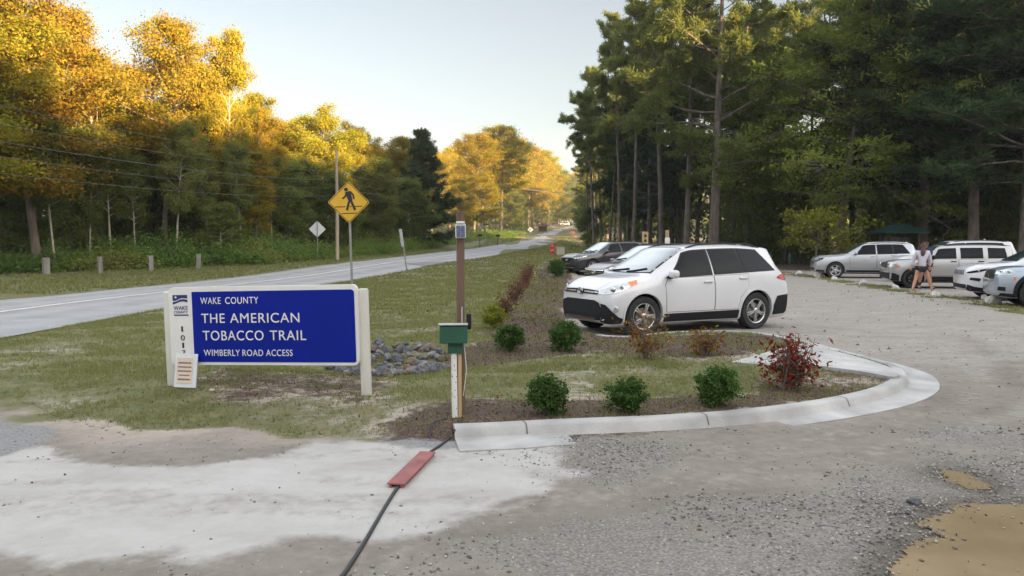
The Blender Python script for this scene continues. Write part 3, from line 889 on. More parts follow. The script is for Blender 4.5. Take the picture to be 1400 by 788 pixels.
ARCH = {}
ARCH['fall_a'] = make_broadleaf(11, 15, .2, 4.0, 4.0, 32, .14, 62000, .36, M['leaf_fall'], M['bark'], 'oval')
ARCH['fall_b'] = make_broadleaf(12, 15, .17, 3.0, 3.0, 32, .145, 50000, .33, M['leaf_fall'], M['pale_bark'], 'oval', up=.6)
ARCH['fall_c'] = make_broadleaf(13, 15, .2, 6.0, 3.7, 28, .145, 48000, .36, M['leaf_fall'], M['bark'], 'oval', up=.5)
ARCH['green_c'] = make_broadleaf(18, 15, .17, 5.2, 3.4, 26, .16, 34000, .34, M['leaf_green'], M['pale_bark'], 'oval', up=.5)
ARCH['green_a'] = make_broadleaf(14, 12, .14, 1.4, 3.0, 28, .16, 36000, .34, M['leaf_green'], M['bark'], 'oval')
ARCH['green_b'] = make_broadleaf(15, 9, .1, 0.8, 2.4, 24, .15, 30000, .32, M['leaf_green'], M['pale_bark'], 'oval', up=.5)
ARCH['spread'] = make_broadleaf(16, 21, .28, 4.4, 8.2, 46, .19, 62000, .42, M['leaf_light'], M['bark'], 'wide', up=.16, flat=.3, sub=7)
ARCH['sapling'] = make_broadleaf(17, 2.6, .05, .7, 1.7, 14, .12, 3200, .22, M['leaf_yellow'], M['bark'], 'wide', up=.5)
ARCH['pine_a'] = make_pine(21, 24, .25, 12.5, 3.6, 34, 2000, M['needle'], M['pine_bark'])
ARCH['pine_b'] = make_pine(22, 23, .2, 14, 3.0, 28, 1600, M['needle'], M['pine_bark'], 8)
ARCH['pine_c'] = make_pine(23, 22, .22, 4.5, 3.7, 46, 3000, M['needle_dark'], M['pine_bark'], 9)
ARCH['pine_big'] = make_pine(24, 25, .36, 6.0, 5.2, 44, 3600, M['needle'], M['pine_bark'], 5)
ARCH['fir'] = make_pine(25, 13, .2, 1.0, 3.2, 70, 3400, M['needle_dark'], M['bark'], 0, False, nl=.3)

NAMES = {'fall': 'deciduous_tree', 'green': 'deciduous_tree', 'spread': 'deciduous_tree', 'sapling': 'young_tree', 'pine': 'pine_tree', 'fir': 'conifer_tree'}
ARCH_H = {'fall_a': 15.4, 'fall_b': 15.4, 'fall_c': 15.4, 'green_a': 12.3, 'green_c': 15.4, 'green_b': 9.2, 'spread': 21, 'sapling': 2.7, 'pine_a': 24, 'pine_b': 23, 'pine_c': 22, 'pine_big': 25, 'fir': 13}
_tr = random.Random(5)
def tree(kind, x, y, H, label, group=None, wide=1.0, girth=None):
    cxr = float(np.interp(y, road_c[:, 1], road_c[:, 0]))
    lim_ = 7.5 if y < 180 else 11
    if abs(x - cxr) < lim_: x = cxr + math.copysign(lim_ + _tr.random() * 2, x - cxr)   # keep off the road
    t = empty(NAMES[kind.split('_')[0]], (x, y, gz(x, y)), _tr.random() * 6.28, label, 'tree', group)
    s = H / ARCH_H[kind]
    wxy = s * wide * (0.92 + .16 * _tr.random())
    t.scale = (wxy, wxy, s)
    link('trunk', ARCH[kind][0], t)
    link('crown', ARCH[kind][1], t)
    return t
def T(px, D, ytop, kind, label, group=None, wide=1.0):
    x = xat(px, D)
    return tree(kind, x, D, zat(ytop, D) - gz(x, D), label, group, wide)

# --- the wood left of the road: front trees that stand out
GL = 'trees of the wood left of the road'
T(-40, 36, -70, 'fall_a', 'broad golden-leaved tree at the left edge of the photo, cut by the frame', GL, 1.1)
T(52, 40, -40, 'fall_a', 'tall golden tree with forked pale limbs, second from the left edge', GL, 1.05)
T(146, 47, 78, 'fall_b', 'golden tree rising between the leftmost trees and the orange round-topped one', GL, 1.0)
T(226, 47, 22, 'fall_c', 'orange round-topped tall tree left of the narrow yellow one', GL, .92)
T(318, 50, 38, 'fall_b', 'tall narrow yellow-green tree with a pointed top against the sky', GL, .62)
T(362, 54, 148, 'fall_a', 'low golden crown just right of the tall narrow yellow tree', GL, .95)
T(445, 62, 143, 'fall_a', 'golden tree standing behind the yellow pedestrian sign and utility pole', GL, 1.1)
T(498, 74, 192, 'fall_b', 'small golden crown in the skyline gap right of the pedestrian sign', GL, 1.1)
T(543, 82, 186, 'fall_c', 'far golden tree left of the dark conifer', GL, 1.2)
T(604, 77, 179, 'fir', 'dark green conifer by the road behind the brown wooden post', None, 1.2)
T(545, 63, 214, 'green_a', 'mid green bushy tree left of the dark conifer, near the leaning post', GL, 1.05)
T(520, 58, 250, 'green_b', 'low dark green tree between the pedestrian sign and the leaning post', GL, 1.2)
T(466, 57, 235, 'green_b', 'dark green bushy tree right behind the pedestrian sign', GL, 1.1)
T(582, 72, 245, 'green_b', 'low leafy tree at the foot of the dark conifer', GL, 1.2)
T(300, 46, 278, 'green_b', 'round green bush-like tree at the wood edge above the sign', GL, 1.2)
LS = 'tree of the shaded lower storey in the wood left of the road'
fl = random.Random(21)
for px, D, yt, k in ((8, 41, 190, 'green_a'), (100, 43, 165, 'green_a'), (160, 47, 180, 'green_a'), (205, 48, 175, 'green_a'), (255, 49, 190, 'green_a'), (345, 50, 200, 'fall_b'), (392, 54, 215, 'green_a'), (425, 57, 222, 'green_b'), (175, 50, 130, 'green_a'), (270, 53, 150, 'green_a'), (60, 50, 120, 'green_a'), (28, 45, 235, 'green_b'), (370, 54, 240, 'green_b'), (505, 66, 225, 'green_a'), (560, 75, 240, 'green_a')):
    T(px + fl.uniform(-6, 6), D, yt, k, LS, 'lower storey of the wood left of the road')
LT = 'slender pale-trunked tree at the shaded edge of the wood left of the road'
for px, D, yt, k in ((75, 40, 150, 'green_c'), (122, 42, 190, 'green_c'), (152, 43, 170, 'green_c'), (186, 44, 205, 'green_c'), (240, 45, 160, 'green_c'), (287, 47, 200, 'green_c'), (330, 49, 190, 'green_c'), (372, 51, 210, 'green_c')):
    T(px, D, yt, k, LT, 'slender trees at the edge of the left wood', .7)
LB = 'golden-topped tree in the rows behind the wood edge left of the road'
for px, D, yt, k in ((-10, 52, -20, 'fall_c'), (85, 55, 8, 'fall_b'), (112, 60, 62, 'fall_a'), (186, 58, 96, 'fall_a'), (262, 60, 92, 'fall_a'), (285, 58, 88, 'fall_c'), (345, 64, 120, 'fall_b'), (400, 68, 170, 'fall_c'), (420, 72, 160, 'fall_a'), (472, 80, 168, 'fall_a'), (515, 95, 198, 'fall_a'), (570, 105, 198, 'fall_a'), (20, 60, 10, 'fall_a'), (150, 66, 104, 'fall_c'), (330, 62, 150, 'fall_a'), (385, 66, 180, 'fall_a')):
    T(px, D, yt, k, LB, 'back rows of the wood left of the road')

# --- trees further along the road, lit through a gap
for px, D, yt, k, lb in ((648, 150, 182, 'fall_c', 'sunlit golden tree just right of the dark conifer'), (684, 172, 172, 'fall_c', 'tall round-topped sunlit tree above the far utility pole'), (664, 142, 235, 'fall_a', 'bright yellow sunlit tree reaching to the ground beside the far utility pole'), (714, 200, 184, 'fall_c', 'round sunlit crown right of the tallest far tree'), (632, 128, 250, 'fall_a', 'sunlit yellow tree low behind the brown wooden post')):
    T(px, D, yt, k, lb, 'sunlit trees along the far road', 1.1)
LF = 'far hazy tree of the wood at the end of the road'
for px, D, yt, k in ((700, 240, 188, 'fall_c'), (722, 250, 192, 'fall_a'), (738, 270, 202, 'fall_c'), (752, 280, 208, 'fall_a'), (768, 300, 205, 'fall_c'), (785, 330, 212, 'fall_c'), (690, 260, 200, 'fall_c'), (730, 310, 215, 'fall_a'), (748, 330, 225, 'fall_a'), (762, 350, 230, 'green_a'), (778, 400, 240, 'green_a'), (795, 420, 235, 'fall_a'), (712, 225, 250, 'green_a'), (735, 240, 262, 'green_a'), (755, 300, 270, 'green_a'), (640, 210, 192, 'fall_c'), (615, 190, 200, 'fall_a'), (660, 230, 190, 'pine_a'), (590, 170, 205, 'fall_a'), (772, 380, 262, 'green_b'), (800, 450, 262, 'green_b'), (700, 215, 235, 'pine_b'), (745, 262, 240, 'pine_b'), (560, 140, 200, 'fall_c'), (530, 125, 205, 'fall_a')):
    T(px, D, yt, k, LF, 'far trees at the end of the road', 1.15)

for px, D, yt, k in ((806, 150, 190, 'pine_c'), (818, 140, 150, 'pine_a'), (830, 155, 130, 'pine_b'), (800, 210, 225, 'pine_c'), (812, 230, 235, 'green_a'), (824, 180, 215, 'green_a'), (808, 160, 262, 'green_b'), (845, 150, 120, 'pine_c'), (775, 240, 232, 'pine_b'), (784, 262, 236, 'green_a'), (768, 230, 244, 'green_a'), (798, 240, 258, 'green_a'), (815, 125, 250, 'green_a'), (795, 135, 215, 'pine_a')):
    T(px, D, yt, k, LF, 'far trees at the end of the road', 1.25)
# --- the wood on the right
GR = 'pines of the wood right of the road'
for px, D, yt, k, lb, wd in (
    (975, 55, -110, 'pine_big', 'thickest pine with long crooked limbs behind the white car', 1.15),
    (938, 58, -60, 'pine_a', 'slender leaning pine just left of the thickest pine', 1.1),
    (1000, 62, -40, 'pine_a', 'pine trunk close on the right of the thickest pine', 1.1),
    (866, 66, 0, 'pine_b', 'bare-trunked pine above the dark brown car', 1.1),
    (848, 70, 20, 'pine_a', 'tall pine at the left edge of the right-hand wood', .85),
    (905, 64, -20, 'pine_a', 'straight tall pine above the roof of the brown car', 1.1),
    (822, 88, 92, 'pine_b', 'thin tall pine with a gold-touched top near the road', .85),
    (803, 96, 138, 'pine_a', 'smaller pine nearest the road with a golden top', .85),
    (786, 120, 172, 'pine_b', 'small far pine beside the bend of the road', .9),
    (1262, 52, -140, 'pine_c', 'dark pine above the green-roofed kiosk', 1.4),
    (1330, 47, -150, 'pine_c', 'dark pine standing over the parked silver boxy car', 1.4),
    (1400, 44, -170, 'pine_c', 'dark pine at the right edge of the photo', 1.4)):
    T(px, D, yt, k, lb, GR, wd)
T(1148, 54, -40, 'spread', 'great light green tree with wide feathery layered branches above the car park', None, 1.0)
T(1115, 47, 288, 'sapling', 'young yellow-green tree in front of the wood, left of the silver car', None, 1.15)
LR = 'tall pine among the crowded trunks of the wood on the right'
rr = random.Random(9)
for px, D in ((812, 78), (833, 82), (858, 84), (880, 92), (888, 74), (918, 78), (928, 95), (952, 76), (985, 88), (1012, 80), (1035, 70), (1060, 84), (1080, 66), (1100, 78), (1130, 70), (1165, 80), (1195, 68), (1225, 62), (1290, 60), (1360, 58), (1390, 66), (1310, 72), (1250, 74), (1430, 55), (840, 100), (870, 106), (900, 110), (1045, 95), (1470, 50)):
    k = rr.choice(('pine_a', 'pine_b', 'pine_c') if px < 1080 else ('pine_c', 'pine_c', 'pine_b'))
    x = xat(px, D)
    tree(k, x, D, rr.uniform(21, 26) * (0.66 if px < 842 else .9 if px < 870 else 1), LR, 'crowd of pines in the wood on the right', 1.15 if px < 1080 else 1.4)
LU = 'leafy understorey tree in the dark of the wood on the right'
for px, D, yt, k in ((868, 98, 275, 'green_b'), (920, 100, 268, 'green_b'), (1012, 84, 262, 'green_b'), (1040, 68, 215, 'green_a'), (1075, 62, 180, 'green_a'), (1215, 60, 180, 'green_a'), (1290, 56, 200, 'green_a'), (1350, 54, 180, 'green_a'), (1395, 52, 150, 'green_a'), (806, 92, 285, 'green_b'), (1240, 58, 240, 'green_b'), (1320, 62, 120, 'green_a'), (1020, 60, 130, 'green_a')):
    T(px, D, yt, k, LU, 'understorey of the wood on the right', 1.1)

# --- woods that read as one mass: deep rows behind the trees above, and the wood beyond the frame that shades the car park
def wood_mass(name, spots, leafm, rng, n_leaf, leaf, trunks=True, h=None):
    C, S = [], []
    mb = MB()
    for (x, y, H) in spots:
        z0 = float(hgt(x, y))
        k = 26
        f = rng.rand(k)
        r = H * 0.2 * np.sin(PI * (0.12 + 0.8 * f)) ** .7 * np.sqrt(rng.rand(k))
        a = rng.rand(k) * 6.28
        C.append(np.column_stack([x + r * np.cos(a), y + r * np.sin(a), z0 + H * (0.03 + 0.95 * f)]))
        if trunks: mb.tube([(x, y, z0 - .3), (x + rng.normal() * .3, y + rng.normal() * .3, z0 + H * .8)], [H * .011, H * .004], 5, m=1)
    C = np.vstack(C)
    per = max(3, n_leaf // len(C))
    V, F, var = leaf_quads(C, per, 0.9, leaf, rng, .7)
    nb = len(mb.v)
    if nb:
        tf = [f for f in mb.f if len(f) == 4]
        V = np.vstack([np.array(mb.v), V]); F = np.vstack([np.array(tf), F + nb])
        var = np.concatenate([np.zeros(len(tf)), var]); mi = np.concatenate([np.ones(len(tf)), np.zeros(len(F) - len(tf))])
    else: mi = np.zeros(len(F))
    return tag(link(name, np_mesh(name, V, F, [leafm, M['bark']], fattrs={'var': var}, mi=mi)), kind='stuff')
rng = np.random.RandomState(77)
sp = []
for i in range(150):
    Y = rng.uniform(50, 150); x = np.interp(Y, [40, 52, 72, 100, 150], [-32, -24, -17, -15, -13]) - rng.uniform(0, 40)
    if x / Y > -0.9: sp.append((x, Y, rng.uniform(6.5, 9.5)))
wood_mass('woodland', sp, M['leaf_green'], rng, 60000, .4)
sp = []
for i in range(150):
    Y = rng.uniform(70, 108); x = rng.uniform(13 if Y > 85 else 16, 80)
    if .66 * x + .75 * Y < 108 or x > 60: sp.append((x, Y, rng.uniform(11, 18)))
wood_mass('woodland', sp, M['leaf_green'], rng, 70000, .42)
sp = [(rng.uniform(-70, 120), rng.uniform(300, 520), rng.uniform(15, 24)) for i in range(420)]
sp = [s for s in sp if abs(s[0] - np.interp(s[1], road_c[:, 1], road_c[:, 0])) > 9]
wood_mass('woodland', sp, M['leaf_green'], rng, 90000, .85)
sp = []
for i in range(90):
    Y = rng.uniform(215, 320); cx_ = np.interp(Y, road_c[:, 1], road_c[:, 0]); sd_x = 1 if rng.rand() < .6 else -1
    sp.append((cx_ + sd_x * rng.uniform(10, 45), Y, rng.uniform(12, 19)))
wood_mass('woodland', sp, M['leaf_green'], rng, 40000, .6)
sp = []
for i in range(560):
    c = rng.uniform(-45, 106); s = 60 + rng.uniform(-7, 14)
    sp.append((s * .75 + c * .66, -s * .66 + c * .75, float(np.interp(c, [-40, 5, 30, 40, 55, 106], [23, 24.5, 24.5, 24.6, 26, 24.5])) * rng.uniform(.86, 1.04)))
for i in range(420):
    c = rng.uniform(147, 360); s = -50 + rng.uniform(-8, 25)
    x, y = s * .75 + c * .66, -s * .66 + c * .75
    sp.append((x, y, rng.uniform(16, 20)))
wood_mass('woodland', sp, M['leaf_green'], rng, 300000, 1.45)
# ------------------------------------------------------------------ vehicles
def pchip(xk, yk, x):
    xk = np.asarray(xk, float); yk = np.asarray(yk, float)
    h = np.diff(xk); d = np.diff(yk) / h
    m = np.zeros(len(xk))
    for i in range(1, len(xk) - 1):
        if d[i - 1] * d[i] > 0:
            w1 = 2 * h[i] + h[i - 1]; w2 = h[i] + 2 * h[i - 1]
            m[i] = (w1 + w2) / (w1 / d[i - 1] + w2 / d[i])
    m[0], m[-1] = d[0], d[-1]
    i = np.clip(np.searchsorted(xk, x, side='right') - 1, 0, len(xk) - 2)
    t = (x - xk[i]) / h[i]
    return ((1 + 2 * t) * (1 - t) ** 2 * yk[i] + t * (1 - t) ** 2 * h[i] * m[i] + t * t * (3 - 2 * t) * yk[i + 1] + t * t * (t - 1) * h[i] * m[i + 1])

def paint(name, c, metal=0.0, rough=0.3):
    return pm(name, c, rough, metal, var=0.04, scale=1.5, coat=0.8)
M['car_white'] = paint('white_car_paint', (0.60, 0.60, 0.62), 0, .35)
M['car_dark'] = paint('dark_metallic_paint', (0.035, 0.035, 0.042), .5, .35)
M['car_brown'] = paint('brown_grey_metallic_paint', (0.13, 0.11, 0.11), .5, .38)
M['car_silver'] = paint('silver_metallic_paint', (0.42, 0.43, 0.45), .6, .36)
M['car_champagne'] = paint('pale_grey_metallic_paint', (0.40, 0.395, 0.385), .5, .4)
M['car_bluegrey'] = paint('blue_grey_metallic_paint', (0.33, 0.38, 0.45), .5, .38)
M['glass'] = pm('tinted_glass', (0.005, 0.006, 0.007), 0.04, var=0.1, spec=0.13)
M['screen'] = pm('windscreen_glass', (0.04, 0.065, 0.075), 0.05, var=0.1, coat=1.0, spec=0.9)
M['lamp_glass'] = pm('clear_lamp_glass', (0.5, 0.52, 0.54), 0.12, metal=.35, var=0.35, scale=14, coat=1.0)
M['amber'] = pm('amber_lens', (0.75, 0.16, 0.03), 0.2, var=0.1, coat=1.0)
M['red_lens'] = pm('red_lens', (0.42, 0.012, 0.02), 0.2, var=0.15, coat=1.0)
M['chrome'] = pm('chrome', (0.62, 0.62, 0.63), 0.18, metal=1.0, var=0.05)
M['alloy'] = pm('alloy_rim', (0.50, 0.50, 0.51), 0.32, metal=.8, var=0.1)
M['clad'] = pm('black_cladding', (0.016, 0.017, 0.02), 0.65, var=0.15, scale=20, spec=.2)
M['dark_well'] = pm('wheel_well_black', (0.006, 0.006, 0.006), 0.9, var=0.1)

PW = 2.5
class Shell:
    """car body lofted from cross-sections; x runs from the nose (0) to the tail (L)"""
    def __init__(s, rows):
        s.k = np.array(rows, float); s.L = s.k[-1, 0]
    def par(s, x):
        x = np.clip(np.asarray(x, float), 0, s.L)
        return [pchip(s.k[:, 0], s.k[:, j], x) for j in range(1, 9)]   # zt we ze ws zs ww zw zb
    def half(s, x):
        zt, we, ze, ws, zs, ww, zw, zb = [float(a) for a in s.par(x)]
        P = [(0, zb), (ww * .5, zb), (ww * .86, zb)]
        for t in np.linspace(0, 1, 8)[1:]:
            a = t * PI / 2
            P.append((ww * .86 + ww * .14 * math.sin(a) ** .8, zb + (zw - zb) * (1 - math.cos(a)) ** .9))
        for t in np.linspace(0, 1, 8)[1:]: P.append((ws + (ww - ws) * (1 - t ** 2.2), zw + (zs - zw) * t))
        for t in np.linspace(0, 1, 9)[1:]: P.append((ws + (we - ws) * t + .018 * math.sin(PI * t), zs + (ze - zs) * t))
        for t in np.linspace(0, 1, 11)[1:]:
            a = t * PI / 2
            P.append((we * math.cos(a) ** (2 / PW) if t < 1 else 0, ze + (zt - ze) * math.sin(a) ** (2 / PW)))
        return P
    def side(s, x, z, off=0.0):
        """outward point of the flank at (x, z); returns (x, y, z)"""
        P = s.half(x)[2:26]
        zz = [p[1] for p in P]; yy = [p[0] for p in P]
        y = float(np.interp(z, zz, yy))
        if off:
            e = .01
            dydz = (float(np.interp(z + e, zz, yy)) - float(np.interp(z - e, zz, yy))) / (2 * e)
            P2 = s.half(min(x + .02, s.L))[2:26]; P1 = s.half(max(x - .02, 0))[2:26]
            dydx = (float(np.interp(z, [p[1] for p in P2], [p[0] for p in P2])) - float(np.interp(z, [p[1] for p in P1], [p[0] for p in P1]))) / .04
            n = Vector((-dydx, 1, -dydz)); n.normalize()
            return (x + n.x * off, y + n.y * off, z + n.z * off)
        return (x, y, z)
    def glass(s, x, t, off=0.0):
        zt, we, ze, ws, zs, ww, zw, zb = [float(a) for a in s.par(x)]
        f = lambda t: (ws + (we - ws) * t + .018 * math.sin(PI * t), zs + (ze - zs) * t)
        y, z = f(t)
        if off:
            y2, z2 = f(t + .02)
            n = Vector((z2 - z, -(y2 - y))); n.normalize()
            y += n.x * off; z += n.y * off
        return (x, y, z)
    def top(s, x, v, off=0.0):
        def f(x, v):
            zt, we, ze, ws, zs, ww, zw, zb = [float(a) for a in s.par(x)]
            return Vector((x, v * we, ze + (zt - ze) * max(0, 1 - abs(v) ** PW) ** (1 / PW)))
        p = f(x, v)
        if off:
            e = .004
            a = f(min(x + e, s.L), v) - f(max(x - e, 0), v)
            b = f(x, min(v + .01, 1)) - f(x, max(v - .01, -1))
            n = a.cross(b); n.normalize()
            if n.z < 0: n = -n
            p = p + n * off
        return tuple(p)

def fine_poly(poly, step=.07):
    """2-D polygon cut into small faces: points, faces"""
    bm = bmesh.new()
    vs_ = [bm.verts.new((a, 0, b)) for a, b in poly]
    bm.faces.new(vs_)
    xs = [p[0] for p in poly]; zs = [p[1] for p in poly]
    for lo, hi, ax in ((min(xs), max(xs), 0), (min(zs), max(zs), 2)):
        k = math.ceil((lo + 1e-4) / step)
        while k * step < hi - 1e-4:
            co = [0, 0, 0]; no = [0, 0, 0]; co[ax] = k * step; no[ax] = 1
            bmesh.ops.bisect_plane(bm, geom=bm.verts[:] + bm.edges[:] + bm.faces[:], plane_co=co, plane_no=no)
            k += 1
    bmesh.ops.triangulate(bm, faces=[f for f in bm.faces if len(f.verts) > 4])
    bm.verts.index_update()
    out = [(v.co.x, v.co.z) for v in bm.verts], [[v.index for v in f.verts] for f in bm.faces]
    bm.free()
    return out

def gen_rows(L, H, hw, hn, cowl, header, rend, tail, belt, we, nose=.62, zb=.2, bl=.56, hoodw=.66, crown=.09, slope=.05):
    """cross-section table of a car: nose height hn, cowl (x, z), header x, roof end x, tail (x, z) under the back window"""
    cx, cz = cowl; hx = header
    r = []
    hz = lambda x: hn + (cz - .02 - hn) * (x / cx) ** .75
    b0, b1 = belt
    bz = lambda x: b0 + (b1 - b0) * (x - cx) / (L - cx)
    r.append((0.00, hn - .19, hw * .54, hn - .21, hw * nose, hn - .25, hw * (nose + .06), bl, zb + .12))
    r.append((0.05, hn - .10, hw * .58, hn - .13, hw * (nose + .11), hn - .18, hw * (nose + .16), bl + .02, zb + .06))
    r.append((0.16, hn - .03, hw * .63, hn - .06, hw * max(.82, nose + .14), hn - .13, hw * .91, bl + .04, zb + .02))
    r.append((0.38, hz(.38), hw * hoodw, hz(.38) - .03, hw * .88, hz(.38) - .10, hw * .96, bl + .07, zb))
    r.append((0.70, hz(.70), hw * (hoodw + .03), hz(.7) - .03, hw * .91, hz(.7) - .10, hw * .985, bl + .1, zb))
    r.append((cx - .15, hz(cx - .15), hw * (hoodw + .09), hz(cx - .15) - .028, hw * .93, hz(cx - .15) - .095, hw, bl + .12, zb))
    r.append((cx, cz - .02 + .02, hw * (hoodw + .11), cz - .03, hw * .935, bz(cx) - .03, hw, bl + .12, zb))
    n = 4
    for i in range(1, n):
        f = i / n
        z = cz + (H - .075 - cz) * f ** .93
        r.append((cx + (hx - cx) * f, z, hw * (hoodw + .11 + (we - hoodw - .11) * f), z - .05 - (crown - .05) * f, hw * .94, bz(cx + (hx - cx) * f), hw, bl + .12, zb))
    r.append((hx, H - .075, hw * we, H - .075 - crown, hw * .94, bz(hx), hw, bl + .12, zb))
    r.append((hx + .3, H - .025, hw * (we - .01), H - .025 - crown, hw * .94, bz(hx + .3), hw, bl + .12, zb))
    m = (hx + .3 + rend) / 2
    r.append((m, H, hw * (we - .015), H - crown, hw * .938, bz(m), hw, bl + .12, zb))
    r.append((rend - .25, H - slope * .6, hw * (we - .02), H - slope * .6 - crown, hw * .925, bz(rend - .25), hw, bl + .12, zb))
    r.append((rend, H - slope, hw * (we - .03), H - slope - crown, hw * .91, bz(rend), hw * .99, bl + .12, zb))
    tx, tz = tail
    f = .25
    r.append((rend + (tx - rend) * .35, H - slope - .06 - (H - slope - tz) * f, hw * (we - .04), H - slope - crown - .06 - (H - slope - crown - tz) * f, hw * .88, bz(rend) - .02, hw * .975, bl + .12, zb))
    r.append((tx, tz, hw * (we - .02), tz - .05, hw * .84, tz - .12, hw * .95, bl + .11, zb + .02))
    r.append((L - .06, min(tz - .06, .98), hw * .62, min(tz - .09, .95), hw * .78, min(tz - .16, .89), hw * .89, bl + .08, zb + .07))
    r.append((L, .86, hw * .55, .84, hw * .68, .80, hw * .76, bl + .04, zb + .13))
    return r

WHEELS = {}
def wheel_meshes(r, style):
    key = (round(r, 3), style)
    if key in WHEELS: return WHEELS[key]
    wd = .23
    rx = Matrix.Rotation(R(90), 3, 'X')      # lathe axis z -> -y (outer side is +local z of lathe -> y)
    t = MB()
    ri = r * .665
    t.lathe([(ri, -wd * .42), (r * .80, -wd * .5), (r * .95, -wd * .47), (r * .99, -wd * .34), (r, -wd * .1), (r, wd * .1), (r * .99, wd * .34), (r * .95, wd * .47), (r * .80, wd * .5), (ri, wd * .42)], 40, rot=rx, closed=True)
    for k in range(40):
        a = 2 * PI * k / 40
        t.box((r * 1.0 * math.cos(a), 0, r * 1.0 * math.sin(a)), (.012, wd * .7, .018), Matrix.Rotation(-a, 3, 'Y'))
    rim = MB()
    rim.lathe([(ri * 1.015, -wd * .40), (ri * 1.03, wd * .40), (ri * .99, wd * .44), (ri * .93, wd * .40), (ri * .90, wd * .1), (ri * .90, -wd * .40)], 40, rot=rx, closed=True)
    # outer side: y = -z of the lathe; we face spokes to -y
    n = {'five': 5, 'black': 7, 'six': 6}[style]
    for k in range(n):
        a = 2 * PI * k / n + .3
        for dlt in ((-.11, .11) if style == 'five' else (0,)):
            a0, a1 = a + dlt * 1.9, a + dlt
            p0 = Vector((ri * .16 * math.cos(a0), -wd * .36, ri * .16 * math.sin(a0)))
            p1 = Vector((ri * .95 * math.cos(a1), -wd * .36, ri * .95 * math.sin(a1)))
            d = (p1 - p0); ln = d.length
            ang = math.atan2(d.z, d.x)
            rot = Matrix.Rotation(-ang, 3, 'Y')
            rim.bevbox((p0 + p1) / 2, (ln, .03, ri * (.13 if style == 'five' else .2)), .008, rot)
    rim.lathe([(ri * .24, wd * .28), (ri * .24, wd * .42), (ri * .17, wd * .47), (.001, wd * .47)], 20, rot=rx)
    b = MB()
    b.lathe([(.001, -wd * .3), (ri * .88, -wd * .3), (ri * .88, wd * .1), (.001, wd * .1)], 28, rot=rx)
    b.lathe([(.001, wd * .1), (ri * .62, wd * .1), (ri * .62, wd * .16), (.001, wd * .16)], 28, rot=rx, m=1)
    WHEELS[key] = (b.mesh('wheel', [M['dark_well'], M['galv']], 40), t.mesh('tyre', M['rubber'], 40), rim.mesh('rim', M['black'] if style == 'black' else M['alloy'], 35))
    return WHEELS[key]

